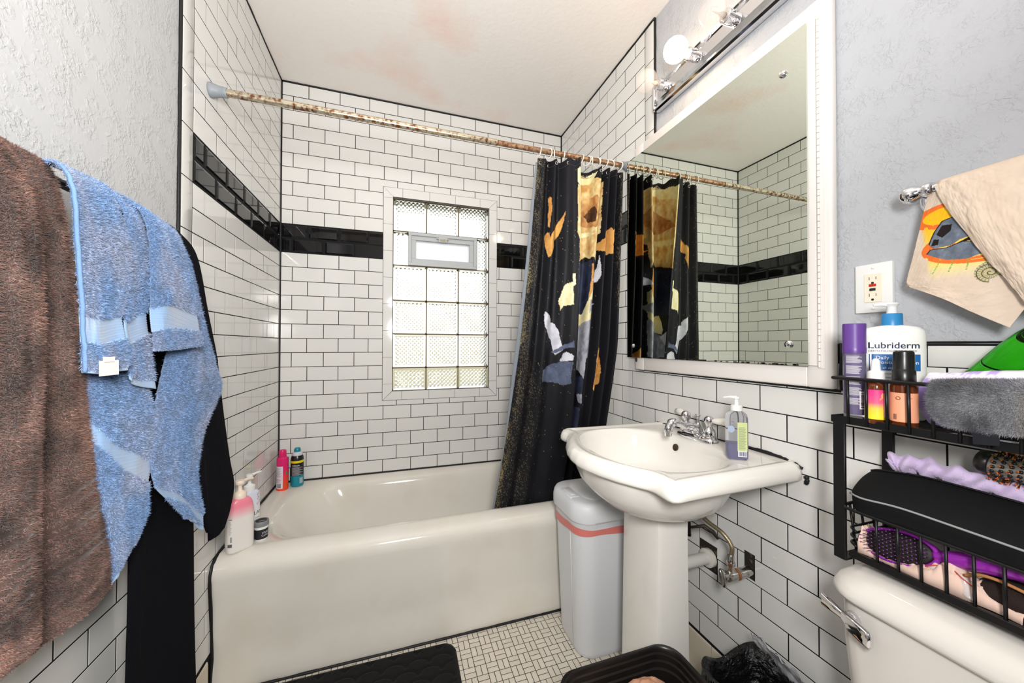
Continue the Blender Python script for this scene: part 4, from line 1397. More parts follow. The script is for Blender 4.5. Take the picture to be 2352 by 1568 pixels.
ROBE_BODY = [
    [(0.070, -1.254, 1.500), (0.070, -1.184, 1.496), (0.070, -1.104, 1.496)],
    [(0.072, -1.253, 1.234), (0.085, -1.193, 1.237), (0.072, -1.062, 1.241)],
    [(0.072, -1.258, 0.971), (0.088, -1.193, 0.950), (0.074, -1.049, 0.908)],
    [(0.072, -1.264, 0.794), (0.088, -1.197, 0.756), (0.074, -1.031, 0.728)],
    [(0.072, -1.267, 0.663), (0.088, -1.199, 0.612), (0.074, -1.022, 0.490)],
    [(0.072, -1.269, 0.559), (0.086, -1.196, 0.494), (0.074, -1.013, 0.343)],
    [(0.072, -1.273, 0.475), (0.086, -1.194, 0.375), (0.074, -1.003, 0.193)],
    [(0.072, -1.277, 0.409), (0.086, -1.192, 0.296), (0.074, -0.997, 0.091)]]
BEIGE_UNDER = [
    [(1.606, -1.795, 1.508), (1.600, -1.825, 1.507), (1.598, -1.868, 1.512), (1.600, -1.930, 1.516)],
    [(1.612, -1.784, 1.465), (1.604, -1.821, 1.460), (1.598, -1.868, 1.458), (1.602, -1.929, 1.457)],
    [(1.616, -1.770, 1.398), (1.604, -1.812, 1.391), (1.600, -1.867, 1.389), (1.604, -1.928, 1.386)],
    [(1.618, -1.758, 1.345), (1.602, -1.806, 1.329), (1.602, -1.860, 1.320), (1.606, -1.927, 1.316)],
    [(1.616, -1.763, 1.328), (1.600, -1.813, 1.299), (1.606, -1.848, 1.270), (1.608, -1.891, 1.238)]]
BEIGE_BACK = [
    [(1.632, -1.795, 1.507), (1.630, -1.852, 1.508), (1.630, -1.922, 1.514)],
    [(1.634, -1.772, 1.417), (1.630, -1.841, 1.415), (1.630, -1.921, 1.406)],
    [(1.634, -1.752, 1.341), (1.630, -1.835, 1.317), (1.630, -1.920, 1.304)],
    [(1.634, -1.752, 1.330), (1.630, -1.835, 1.307), (1.630, -1.920, 1.290)]]
BEIGE_OVER = [
    [(1.596, -1.808, 1.516), (1.590, -1.835, 1.520), (1.588, -1.877, 1.519), (1.590, -1.941, 1.522)],
    [(1.594, -1.821, 1.475), (1.584, -1.850, 1.477), (1.582, -1.888, 1.478), (1.584, -1.946, 1.474)],
    [(1.592, -1.847, 1.417), (1.580, -1.869, 1.421), (1.578, -1.902, 1.421), (1.580, -1.951, 1.418)],
    [(1.590, -1.875, 1.355), (1.578, -1.895, 1.357), (1.576, -1.924, 1.357), (1.578, -1.955, 1.363)],
    [(1.588, -1.894, 1.321), (1.578, -1.912, 1.317), (1.576, -1.936, 1.313), (1.578, -1.958, 1.309)],
    [(1.586, -1.914, 1.278), (1.578, -1.927, 1.272), (1.576, -1.943, 1.267), (1.578, -1.965, 1.262)]]
FLEECE = [
    [(1.560, -1.822, 1.117), (1.570, -1.860, 1.125), (1.575, -1.905, 1.127), (1.580, -1.952, 1.136)],
    [(1.520, -1.838, 1.137), (1.520, -1.879, 1.144), (1.525, -1.921, 1.146), (1.530, -1.966, 1.153)],
    [(1.485, -1.848, 1.140), (1.478, -1.894, 1.143), (1.476, -1.937, 1.148), (1.478, -1.979, 1.156)],
    [(1.480, -1.846, 1.116), (1.468, -1.893, 1.119), (1.466, -1.940, 1.130), (1.468, -1.982, 1.136)],
    [(1.480, -1.851, 1.090), (1.468, -1.895, 1.096), (1.466, -1.939, 1.104), (1.468, -1.982, 1.112)],
    [(1.480, -1.867, 1.077), (1.472, -1.900, 1.076), (1.470, -1.940, 1.078), (1.472, -1.980, 1.086)]]
# ------------------------------------------------------------------ shower curtain
def in_poly(poly, U, V):
    c = np.zeros(U.shape, bool)
    n = len(poly)
    for i in range(n):
        x1, y1 = poly[i]
        x2, y2 = poly[(i + 1) % n]
        if y1 == y2:
            continue
        hit_ = ((y1 > V) != (y2 > V)) & (U < (x2 - x1) * (V - y1) / (y2 - y1) + x1)
        c ^= hit_
    return c
def lerp3(a, b, t):
    return np.array(a, float) * (1 - t[..., None]) + np.array(b, float) * t[..., None]
CUR = thing('shower_curtain', 'black shower curtain printed with gold roses, bunched at the sink end', 'shower curtain')
P, U, V = curtain_surface(520, 400)
C = lerp3((20, 20, 24), (27, 27, 32), fbm(U * 9, V * 12, 2))
n1 = fbm(U * 60, V * 90, 5)
n2 = fbm(U * 25, V * 14, 8)
PAL = {'gold': ((238, 224, 168), (192, 142, 82)), 'orange': ((220, 168, 94), (184, 120, 62)), 'cream': ((244, 238, 196), (222, 204, 142)), 'brown': ((172, 116, 66), (224, 188, 128)),
       'dark': ((58, 42, 34), (112, 70, 40)), 'white': ((224, 224, 232), (190, 190, 202)), 'grey': ((176, 178, 188), (112, 114, 124)), 'blue': ((98, 106, 130), (70, 78, 102)), 'navy': ((52, 58, 80), (36, 40, 56))}
jx = (fbm(U * 40, V * 60, 11) - 0.5) * 0.010
jy = (fbm(U * 40, V * 60, 12) - 0.5) * 0.008
for kind, poly in PRINT:
    a, b_ = PAL[kind]
    m_ = in_poly(poly, U + jx, V + jy)
    if kind in ('gold', 'cream', 'blue', 'brown', 'grey'):
        pc = np.array(poly).mean(0)
        rr_ = np.hypot((U - pc[0]) * 1.3, (V - pc[1]) * 1.63)
        aa_ = np.arctan2((V - pc[1]) * 1.63, (U - pc[0]) * 1.3)
        swirl = np.sin(rr_ * 85 + aa_ * 2 + 11 * fbm(U * 16, V * 16, 17))
        t = np.clip(0.34 + 0.18 * swirl + (n1 - 0.5) * 1.1 + (n2 - 0.5) * 1.0, 0, 1)
    else:
        t = np.clip(n1 * 1.5 - 0.35 + (n2 - 0.5) * 1.4, 0, 1)
    C[m_] = lerp3(a, b_, t)[m_]
# gold dust: dense along the free edge, thinning out, with a few smudges
d = np.exp(-U / 0.022) * 0.55 + 0.10 * np.exp(-((U - 0.10) / 0.05) ** 2) * (V > 0.55) + 0.5 * np.exp(-((U - 0.97) / 0.03) ** 2) * (V < 0.4)
patchn = np.clip(fbm(U * 30, V * 16, 21) * 3 - 1.1, 0, 1)
dust = np.random.default_rng(5).random(U.shape)
t = np.clip(d * (0.12 + 1.3 * patchn), 0, 0.85)
s_ = (dust < t * 0.9).astype(float) * (0.35 + 0.5 * dust) + t * 0.25
s_ = np.maximum(s_, (dust > 0.9975) * 0.7 * (U < 0.75))
C = C * (1 - s_[..., None]) + np.array((206, 186, 130.0)) * s_[..., None]
mat('curtain_cloth', (20, 20, 24), rough=0.5, spec=0.2, attr='Col')
cl = grid_mesh('cloth', P, 'curtain_cloth', CUR, C, thick=0.0012)
# stitched top hem
for k in range(1):
    hem = [tuple(P[9, j] + np.array((0, -0.0015, 0))) for j in range(0, 400, 3)]
    MB().add(*tube(hem, 0.0006, 5)).build('hem_stitch', mat('stitch_grey', (70, 70, 74), rough=0.8), CUR)
# plastic liner behind, peeking out at the free edge
Lp = P[:, :24:2].copy()[::6]
Lp[..., 1] += 0.034
Lp[..., 0] -= 0.011 * np.clip(np.sin(np.linspace(0, np.pi * 1.2, Lp.shape[0])), 0, 1)[:, None] - 0.004
Lp[..., 1] += 0.006 * np.sin(np.linspace(0, 14, Lp.shape[0]))[:, None]
grid_mesh('liner', Lp, mat('liner_plastic', (150, 160, 170), rough=0.25, alpha=0.7), CUR, None, thick=0.0006)
# rings over the rod, each hooked through a grommet
v0, f0 = None, None
ring_pts = [(0.0, 0.0215 * math.cos(t), 0.0215 * math.sin(t)) for t in [2 * math.pi * k / 28 for k in range(28)]]
rv, rf = tube(ring_pts, 0.0024, 8, closed=True)
ring_me = bpy.data.meshes.new('curtain_ring')
ring_me.from_pydata(rv, [], rf)
ring_me.materials.append(mat('ring_white', (238, 234, 222), rough=0.3))
ring_me.shade_smooth()
NR = 12
rx = [1.203, 1.248, 1.272, 1.322, 1.412, 1.442, 1.462, 1.496, 1.508, 1.538, 1.566, 1.614]
words = ['first', 'second', 'third', 'fourth', 'fifth', 'sixth', 'seventh', 'eighth', 'ninth', 'tenth', 'eleventh', 'twelfth']
for i in range(NR):
    o = bpy.data.objects.new('curtain_ring', ring_me)
    COL.objects.link(o)
    o.location = (rx[i], RODY + 0.001, RODZ - 0.0045)
    o.rotation_euler = (random.uniform(-0.2, 0.2), random.uniform(-0.25, 0.25), random.uniform(-0.5, 0.5))
    tag(o, 'white plastic curtain ring on the rod, %s from the free edge of the curtain' % words[i], 'curtain ring', 'shower curtain rings')
for i in range(NR):
    gi = int(np.argmin(np.abs(P[4, :, 0] - rx[i]) + 0.0))
    p = P[7, gi]
    g_ = [(0.006 * math.cos(t), 0.006 * math.sin(t), 0) for t in [2 * math.pi * k / 16 for k in range(16)]]
    v, f = tube(g_, 0.0014, 6, closed=True)
    MB().add(rot_to(v, (0.1, -1, 0), (p[0], p[1] - 0.002, p[2])), f).build('grommet', 'chrome_worn', CUR)

# ------------------------------------------------------------------ towel rail on the left wall
tr_ = thing('towel_rail', 'dark towel rail on the left wall hidden under the hanging towels', 'towel rail')
MB().add(*tube([(0.062, -1.95, 1.478), (0.062, -1.06, 1.478)], 0.008, 14)).build('bar', 'black_metal', tr_)
for yy in (-1.93, -1.075):
    v, f = lathe([(0.022, 0), (0.022, 0.006), (0.009, 0.012), (0.008, 0.066)], 18)
    MB().add(rot_to(v, (1, 0, 0), (-0.0052, yy, 1.478)), f).build('bracket', 'black_metal', tr_, flat_angle=50)

mat('terry_brown', attr='Col', rough=0.95, spec=0.1, sheen=0.3)
mat('terry_blue', attr='Col', rough=0.95, spec=0.1, sheen=0.3)
# ------------------------------------------------------------------ brown towel
BT = thing('brown_towel', 'thick brown bath towel with bleached patches on the left wall rail', 'towel')
yt = [-1.90, -1.80, -1.70, -1.63, -1.585, -1.555, -1.53, -1.50, -1.465]
ym = [-1.89, -1.79, -1.70, -1.635, -1.585, -1.556, -1.53, -1.48, -1.424]
yb = [-1.88, -1.78, -1.70, -1.64, -1.590, -1.552, -1.53, -1.45, -1.362]
xo = [0.118, 0.126, 0.132, 0.150, 0.158, 0.140, 0.110, 0.126, 0.112]
rows = []
rows.append([(0.030, y, 1.30) for y in yt])
rows.append([(0.040, y, 1.44) for y in yt])
rows.append([(0.062, y, 1.494 + 0.004 * math.sin(y * 40)) for y in yt])
rows.append([(0.090 + (x - 0.118) * 0.3, y, 1.475) for y, x in zip(yt, xo)])
rows.append([(x * 0.9 + 0.004, y, 1.40) for y, x in zip(yt, xo)])
rows.append([(x, y, 1.25) for y, x in zip([(a + b_) / 2 for a, b_ in zip(yt, ym)], xo)])
rows.append([(x, y, 1.10) for y, x in zip(ym, xo)])
rows.append([(x, y, 0.95) for y, x in zip([(a * 0.5 + b_ * 0.5) for a, b_ in zip(ym, yb)], xo)])
rows.append([(x * 1.0, y, 0.83) for y, x in zip(yb, xo)])
rows.append([(x * 0.98, y, 0.765 + (0.045 if i < 5 else (0.03 if i == 5 else 0.004))) for i, (y, x) in enumerate(zip(yb, xo))])
TP_ = patch(rows, 330, 260)
u = np.linspace(0, 1, 330)[:, None] * np.ones((1, 260))
v = np.linspace(0, 1, 260)[None, :] * np.ones((330, 1))
Zz, Yy = TP_[..., 2], TP_[..., 1]
N = normals(TP_)
if N[200, 130, 0] < 0:
    N = -N
front = u > 0.32
rid = 0.0024 * np.sin(v * 2 * np.pi * 16 + 2.2 * fbm(v * 5, u * 3, 4)) * np.clip((Zz - 0.90) / 0.4, 0.12, 1) * front
fine = 0.004 * (fbm(v * 70, u * 90, 7) - 0.5)
stripe = np.zeros_like(Zz)
for z0, z1 in ((0.974, 0.982), (0.958, 0.966), (0.930, 0.937), (0.918, 0.925), (0.906, 0.913), (0.880, 0.888), (0.864, 0.872)):
    stripe += ((Zz > z0) & (Zz < z1) & front) * 1.0
fine = fine * (1 - stripe) + stripe * 0.0016
TP2 = TP_ + N * (rid + fine)[..., None]
b1 = fbm(v * 4, u * 5, 31)
b2 = fbm(v * 9, u * 30, 33)
Cb = lerp3((140, 110, 100), (104, 79, 71), np.clip(b2 * 1.6 - 0.3, 0, 1))
ble = np.clip(fbm(v * 6 + 3, u * 9, 41) * 3.2 - 1.75, 0, 1) * 0.75
Cb = Cb * (1 - ble[..., None]) + np.array((188, 138, 114.0)) * ble[..., None]
dk = np.clip(fbm(v * 14, u * 20, 52) * 3 - 1.4, 0, 1) * 0.45
Cb = Cb * (1 - dk[..., None])
grid_mesh('cloth', TP2, 'terry_brown', BT, Cb * (0.72 + 0.02 * stripe)[..., None], thick=0.002)  # ground cloth darkened: shade between the fibres is put into its colour
pile('pile', TP2[100:, 100:], Cb[100:, 100:], BT, 'terry_brown', 230000, 0.0068, 0.0015, 0.8, mask=(1 - stripe)[100:, 100:], seed=3, side=1.0 if normals(TP2)[200, 130, 0] > 0 else -1.0)

# ------------------------------------------------------------------ blue towel, bunched in layers
BL = thing('blue_towel', 'light blue bath towel with woven bands bunched beside the brown towel', 'towel')
def blue_layer(ctrl, name, seed, bands, hem=True, nu=170, nv=110, fibres=42000):
    Q = patch(ctrl, nu, nv)
    u = np.linspace(0, 1, nu)[:, None] * np.ones((1, nv))
    v = np.linspace(0, 1, nv)[None, :] * np.ones((nu, 1))
    N = normals(Q)
    if N[nu // 2, nv // 2, 0] < 0:
        N = -N
    bd = np.zeros_like(u)
    for a, b_, tilt in bands:
        uu = u + tilt * (v - 0.5)
        bd = np.maximum(bd, ((uu > a) & (uu < b_)) * 1.0)
    hm = ((u > 0.968) * 1.0) if hem else np.zeros_like(u)
    flat = np.maximum(bd, hm)
    fold = 0.006 * np.sin(v * 5 + 3 * fbm(v * 2, u * 2, seed)) * np.clip(u * 4, 0, 1)
    fine = 0.0035 * (fbm(v * 38, u * 60, seed + 3) - 0.5) * (1 - flat) - flat * 0.0018 + bd * 0.0006 * np.sin(u * 420)
    Q2 = Q + N * (fold + fine)[..., None]
    t = np.clip(fbm(v * 3, u * 5, seed + 9) * 2.4 - 0.8, 0, 1)
    c = lerp3((128, 160, 204), (172, 176, 198), t * 0.75)
    t2 = np.clip(fbm(v * 18, u * 26, seed + 5) * 2 - 0.6, 0, 1)
    c = c * (0.92 + 0.14 * t2[..., None])
    c = np.where(flat[..., None] > 0.5, lerp3((150, 182, 220), (170, 186, 210), t), c)
    o = grid_mesh(name, Q2, 'terry_blue', BL, np.where(flat[..., None] > 0.5, c, c * 0.8), thick=0.002)  # weave under the pile is darker, painting in the shade between loops
    sd = 1.0 if normals(Q2)[nu // 2, nv // 2, 0] > 0 else -1.0
    p_ = pile('pile', Q2, c, BL, 'terry_blue', fibres * 2, 0.0058, 0.0013, 0.8, mask=1 - flat, seed=seed, side=sd)
    return Q2
qa = blue_layer(BLUE_A, 'front_fold', 1, [(0.665, 0.80, 0.0)])
blue_layer(BLUE_B, 'front_fold', 2, [(0.66, 0.80, 0.04)], fibres=20000, nv=60)
blue_layer(BLUE_C, 'front_fold', 3, [(0.60, 0.76, 0.06)])
blue_layer(BLUE_D, 'back_layer', 4, [(0.42, 0.52, -0.25)])
blue_layer(BLUE_E, 'back_layer', 5, [(0.84, 0.91, -0.12)], fibres=60000)
# pale selvedge along the near edge of the front fold
ed = [tuple(qa[i, 1] + np.array((0.003, 0, 0))) for i in range(0, 170, 3)]
MB().add(*tube(ed, 0.0028, 8)).build('selvedge', mat('blue_hem', (118, 152, 198), rough=0.9), BL)
# sewn-in care label
cc = qa[160, 44]
def lab3(a, b_, h):
    return (cc[0] + 0.010 + h + 0.10 * abs(b_), cc[1] + a, cc[2] + b_)
lb_ = MB().add(*poly_prism([(-0.017, -0.014), (0.022, -0.014), (0.022, 0.010), (-0.017, 0.010)], lab3, 0, 0.0015)).build('care_label', mat('label_white', (240, 238, 234), rough=0.7), BL, smooth=False)
MB().add(*poly_prism([(-0.008, 0.0101), (0.014, 0.0101), (0.014, 0.016), (-0.008, 0.016)], lab3, -0.001, 0.0012)).build('care_label', 'label_white', BL, smooth=False)
b = MB()
for k in range(7):
    zz = 0.007 - k * 0.0026
    b.add(*poly_prism([(-0.009 + (k % 2) * 0.001, zz), (0.013 - (k % 3) * 0.0015, zz), (0.013 - (k % 3) * 0.0015, zz + 0.0008), (-0.009 + (k % 2) * 0.001, zz + 0.0008)], lab3, 0.0016, 0.0019))
o = b.build('label_print', mat('print_brown', (190, 160, 146), rough=0.7), lb_, smooth=False)
o['kind'] = 'stuff'

# ------------------------------------------------------------------ black garment
RB = thing('black_robe', 'black cotton garment hanging on the left wall behind the blue towel', 'clothing')
mat('cotton_black', (17, 17, 22), rough=0.95, spec=0.08)
for nm, ctl, sd in (('sleeve', ROBE_SLEEVE, 3), ('body', ROBE_BODY, 6)):
    Q = patch(ctl, 120, 60)
    u = np.linspace(0, 1, 120)[:, None] * np.ones((1, 60))
    v = np.linspace(0, 1, 60)[None, :] * np.ones((120, 1))
    Q[..., 0] += 0.010 * np.sin(v * 7 + 2 * fbm(v * 2, u * 3, sd)) * np.clip(u * 3, 0, 1)
    Q[..., 0] = np.maximum(Q[..., 0], 0.02)
    grid_mesh(nm, Q, 'cotton_black', RB, None, thick=0.004)

# ------------------------------------------------------------------ towel bar and printed beige towel on the right wall
tb = thing('towel_bar', 'chrome towel bar with a round wall flange on the right wall', 'towel bar')
TBX, TBZ = W - 0.066, 1.516
v, f = lathe([(0.034, 0.0), (0.034, 0.003), (0.031, 0.006), (0.029, 0.006), (0.027, 0.010), (0.020, 0.014), (0.012, 0.020), (0.010, 0.050)], 36)
MB().add(rot_to(v, (-1, 0, 0.0), (W + 0.005, -1.786, TBZ)), f).build('flange', 'chrome', tb, flat_angle=35)
fin = lathe([(0.012, -0.004), (0.014, 0.0), (0.0145, 0.006), (0.010, 0.012), (0.0125, 0.016), (0.0165, 0.024), (0.0175, 0.032), (0.014, 0.040), (0.007, 0.045), (0.001, 0.0462)], 28)
MB().add(rot_to(fin[0], (0, 1, 0), (TBX, -1.799, TBZ)), fin[1]).build('finial', 'chrome', tb)
MB().add(*tube([(TBX, -2.35, TBZ), (TBX, -1.797, TBZ)], 0.0085, 18)).build('bar', 'chrome', tb, flat_angle=40)
v, f = lathe([(0.034, 0.0), (0.034, 0.003), (0.020, 0.014), (0.012, 0.020), (0.010, 0.060)], 36)
MB().add(rot_to(v, (-1, 0, 0.0), (W + 0.005, -2.34, TBZ)), f).build('flange', 'chrome', tb, flat_angle=35)

BG = thing('beige_towel', 'thin beige cotton towel printed with a dinosaur skull on the chrome bar', 'towel')
mat('flour_sack', attr='Col', rough=0.9, spec=0.1, bump=(900, 0.25, 0.0004))
def beige(ctrl, name, nu, nv, seed, paint=None, wr=0.003):
    Q = patch(ctrl, nu, nv)
    u = np.linspace(0, 1, nu)[:, None] * np.ones((1, nv))
    v = np.linspace(0, 1, nv)[None, :] * np.ones((nu, 1))
    Q[..., 0] += wr * (fbm(v * 10 + u * 6, u * 12, seed) - 0.5) * 2 + 0.00008 * np.sin((v * 1.0 + u * 0.35) * 150 + 5 * fbm(v * 5, u * 8, seed + 1))
    c = lerp3((224, 206, 188), (216, 196, 176), fbm(v * 5, u * 6, seed + 2))
    if paint:
        paint(c, Q)
    grid_mesh(name, Q, 'flour_sack', BG, c, thick=0.0012)
def skull_paint(c, Q):
    Y, Z = Q[..., 1], Q[..., 2]
    # print coordinates in metres: a to the near side, b up, from the far lower corner of the print
    a = -(Y + 1.790)
    b_ = Z - 1.345
    # the print area: yellow ground fading out below
    yel = (a > -0.006 + 0.05 * (0.075 - b_) * 0.0) & (b_ > -0.005)
    t = np.clip((b_ - 0.0) / 0.10, 0, 1)
    ground = lerp3((240, 226, 150), (250, 190, 40), t)
    fade = np.clip((b_ + 0.012) / 0.03, 0, 1) * np.clip((a - (-0.004) + (b_ - 0.05) * 0.12) / 0.01, 0, 1) * (b_ < 0.132)
    c[:] = c * (1 - fade[..., None]) + ground * fade[..., None]
    org = np.array((236, 118, 52.0))
    # orange swirls
    for cx, cy, rx_, ry_, w_ in ((0.075, 0.048, 0.075, 0.032, 0.003), (0.068, 0.044, 0.058, 0.022, 0.0022), (0.030, 0.045, 0.022, 0.012, 0.003), (0.035, 0.112, 0.05, 0.02, 0.004)):
        e = np.sqrt(((a - cx) / rx_) ** 2 + ((b_ - cy) / ry_) ** 2)
        m_ = (np.abs(e - 1) < w_ / min(rx_, ry_)) & (fbm(a * 90, b_ * 90, 3) > 0.32)
        c[m_] = org
    # green dotted rays
    for k in range(7):
        x0 = 0.030 + k * 0.016
        m_ = (np.abs(a - x0 - (0.045 - b_) * 0.15 * (k - 3)) < 0.0012) & (b_ > 0.002) & (b_ < 0.045) & ((b_ * 400) % 1 < 0.5)
        c[m_] = (96, 160, 70)
    # skull: upper jaw with eye openings, and lower jaw
    grey = lerp3((132, 142, 156), (86, 94, 108), fbm(a * 130, b_ * 130, 9))
    up_ = [(0.004, 0.062), (0.012, 0.085), (0.024, 0.103), (0.050, 0.108), (0.058, 0.102), (0.080, 0.106), (0.092, 0.090), (0.120, 0.080), (0.120, 0.070), (0.070, 0.066), (0.048, 0.060), (0.036, 0.052), (0.012, 0.052)]
    lo_ = [(0.0, 0.044), (0.006, 0.052), (0.030, 0.050), (0.050, 0.056), (0.080, 0.050), (0.125, 0.046), (0.130, 0.036), (0.090, 0.032), (0.055, 0.022), (0.030, 0.026), (0.012, 0.036)]
    eyes = [[(0.016, 0.078), (0.024, 0.094), (0.038, 0.092), (0.036, 0.080), (0.024, 0.070)], [(0.052, 0.090), (0.062, 0.098), (0.074, 0.096), (0.068, 0.082), (0.056, 0.080)], [(0.008, 0.058), (0.012, 0.070), (0.020, 0.068), (0.018, 0.058)], [(0.044, 0.054), (0.060, 0.062), (0.110, 0.058), (0.112, 0.054), (0.070, 0.056)]]
    for pl, cc_ in ((up_, None), (lo_, None)):
        m_ = in_poly(pl, a, b_)
        c[m_] = grey[m_]
        e = in_poly([(x + 0.0015, y - 0.0015) for x, y in pl], a, b_) ^ m_
        c[e & m_] = (46, 46, 50)
    for k, pl in enumerate(eyes):
        m_ = in_poly(pl, a, b_)
        c[m_] = (40, 34, 34) if k != 1 else (214, 116, 60)
    # ammonite spiral
    r_ = np.hypot(a - 0.083, b_ + 0.008)
    th = np.arctan2(b_ + 0.008, a - 0.083)
    m_ = (r_ < 0.0185) & ~((r_ > 0.011) & (th < -0.6) & (th > -1.7))
    c[m_] = (196, 184, 140)
    sp_ = np.abs(((r_ / 0.0062 - th / (2 * np.pi)) % 1) - 0.5) > 0.40
    c[m_ & sp_] = (70, 68, 66)
    rib = (np.abs(((th * 11 / np.pi) % 1) - 0.5) > 0.40) & (r_ > 0.006)
    c[m_ & rib] = (104, 100, 92)
beige(BEIGE_BACK, 'back_layer', 60, 60, 1)
beige(BEIGE_UNDER, 'printed_layer', 360, 300, 2, skull_paint, 0.0015)
beige(BEIGE_OVER, 'front_layer', 140, 120, 3, None, 0.003)
# top of the towel rolled over the bar
pts = [(TBX, -2.02, TBZ + 0.001), (TBX, -1.806, TBZ + 0.001)]
Q = []
for i in range(24):
    t = -0.15 * math.pi + 1.3 * math.pi * i / 23
    Q.append([(TBX - 0.0118 * math.cos(t), y, TBZ + 0.0118 * math.sin(t)) for y in np.linspace(-2.02, -1.812, 30)])
Q = np.array(Q)
grid_mesh('fold', Q, 'flour_sack', BG, np.ones((24, 30, 3)) * np.array((220, 201, 182.0)), thick=0.0012)
# ------------------------------------------------------------------ black wire rack standing on the toilet tank
rk = thing('storage_rack', 'black metal two-tier storage rack standing on the toilet tank lid', 'rack')
RX0, RX1, RY0, RY1 = 1.492, 1.655, -2.085, -1.708
ZT = 1.048
def rbar(name, q, r=0.0012, par=rk):
    return MB().add(*bevel_box(*q, r, 1)).build(name, 'black_metal', par, flat_angle=40)
for (x, y) in ((RX0, RY1), (RX1, RY1), (RX0, RY0), (RX1, RY0)):
    s = 1 if x == RX0 else -1
    post = rbar('post', (x - 0.0035, x + 0.0035, y - 0.0105, y + 0.0105, 0.7625, 1.048))
    if x == RX0:
        rbar('foot', (x, x + 0.055, y - 0.0105, y + 0.0105, 0.7612, 0.7652), par=post)
tray = rbar('tray', (RX0 - 0.004, RX0, RY0 - 0.012, RY1 + 0.014, 1.045, 1.060))
rbar('tray_side', (RX1, RX1 + 0.004, RY0 - 0.012, RY1 + 0.014, 1.045, 1.060), par=tray)
for y in (RY1 + 0.010, RY0 - 0.012):
    rbar('tray_end', (RX0 - 0.003, RX1 + 0.003, y, y + 0.004, 1.045, 1.060), par=tray)
def wire(name, pts, r, par):
    return MB().add(*tube(pts, r, 8)).build(name, 'black_metal', par)
for k in range(9):
    x = RX0 + 0.010 + k * 0.0178
    wire('floor_wire', [(x, RY0 - 0.01, 1.0525), (x, RY1 + 0.012, 1.0525)], 0.0022, tray)
ZR = 1.139
XR = RX0 - 0.006
rail = wire('rail', catmull([(RX1, RY1 + 0.010, ZR), (1.60, RY1 + 0.011, ZR), (XR + 0.03, RY1 + 0.0115, ZR), (XR + 0.006, RY1 + 0.009, ZR), (XR, RY1 - 0.003, ZR), (XR, -1.80, ZR), (XR, -1.95, ZR), (XR, RY0 - 0.01, ZR)], 6), 0.0037, rk)
y = -1.7255
while y > RY0:
    wire('rail_wire', [(XR + 0.002, y, 1.047), (XR, y, ZR)], 0.0027, rail)
    y -= 0.0305
for x in (1.535, 1.58, 1.625):
    wire('rail_wire', [(x, RY1 + 0.011, 1.047), (x, RY1 + 0.011, ZR)], 0.0027, rail)
# hanging wire basket
BZ0, BZ1 = 0.784, 0.872
XB = 1.494
YB = -1.727
bk = rbar('basket', (XB - 0.006, XB + 0.002, RY0, YB, 0.775, 0.789))
rbar('basket_side', (1.645, 1.652, RY0, YB, 0.775, 0.789), par=bk)
rbar('basket_end', (XB - 0.005, 1.65, YB - 0.004, YB + 0.003, 0.776, 0.788), par=bk)
brail = wire('basket_rail', catmull([(1.648, YB + 0.012, BZ1 + 0.004), (1.58, YB + 0.014, BZ1 + 0.004), (XB + 0.02, YB + 0.014, BZ1 + 0.004), (XB - 0.002, YB + 0.010, BZ1 + 0.003), (XB - 0.006, YB - 0.006, BZ1), (XB - 0.006, -1.85, BZ1), (XB - 0.006, -1.97, BZ1), (XB - 0.006, RY0, BZ1)], 6), 0.0032, bk)
y = YB - 0.042
while y > RY0:
    wire('basket_wire', [(XB - 0.003, y, 0.782), (XB - 0.006, y, BZ1)], 0.0024, bk)
    y -= 0.0305
for x in (1.512, 1.545, 1.58, 1.615):
    wire('basket_wire', [(x, YB + 0.002, 0.782), (x, YB + 0.0135, BZ1 + 0.004)], 0.0024, bk)
for k, zz in enumerate((0.800, 0.815, 0.830)):
    wire('basket_wire', catmull([(1.64, YB + 0.006, zz), (1.54, YB + 0.008, zz), (1.508, YB + 0.008, zz), (1.496, YB - 0.006, zz - 0.002)], 5), 0.0024, bk)
b = MB()
k = 0
x = XB + 0.004
while x < 1.645:
    b.add(*tube([(x, RY0, 0.7835), (x, YB - 0.002, 0.7835)], 0.0012, 5))
    x += 0.008
y = RY0 + 0.006
while y < YB:
    b.add(*tube([(XB, y, 0.7825), (1.645, y, 0.7825)], 0.0012, 5))
    y += 0.008
o = b.build('basket_mesh', 'black_metal', bk)
o['kind'] = 'stuff'

# ------------------------------------------------------------------ things on the top tray
ZI = 1.0550
CAMD = math.atan2(-2.21 + 1.74, 0.605 - 1.55)     # direction from the rack towards the room
mat('clear_plastic', (245, 245, 248), rough=0.05, trans=0.9, ior=1.3)
mat('purple_cap', (96, 62, 140), rough=0.35)
mat('purple_label', (88, 58, 138), rough=0.5)
mat('print_white', (226, 222, 232), rough=0.6)
mat('print_black', (30, 30, 34), rough=0.6)
cn = thing('spray_can', 'slim clear bottle with a purple cap and purple printed label on the top tray', 'bottle', loc=(1.515, -1.722, ZI))
v, f = lathe([(0.0170, 0.0), (0.0178, 0.002), (0.0178, 0.144)], 36)
MB().add(v, f).build('body', 'clear_plastic', cn, flat_angle=50)
v, f = lathe([(0.0140, 0.010), (0.0140, 0.142)], 30)
MB().add(v, f).build('inner_label', 'purple_label', cn, flat_angle=50)
v, f = lathe([(0.0186, 0.136), (0.0188, 0.140), (0.0188, 0.147), (0.0184, 0.148), (0.0184, 0.195), (0.0176, 0.1975)], 36)
MB().add(v, f).build('cap', 'purple_cap', cn, flat_angle=50)
b = MB()
zz = 0.130
while zz > 0.030:
    if int(zz * 1000) % 22 > 4:
        a0 = CAMD - 0.75
        a1 = CAMD + 0.30 + random.random() * 0.45
        b.add(*cyl_patch(0.01795, a0, a1, zz, zz + 0.0007, 8))
    zz -= 0.0017
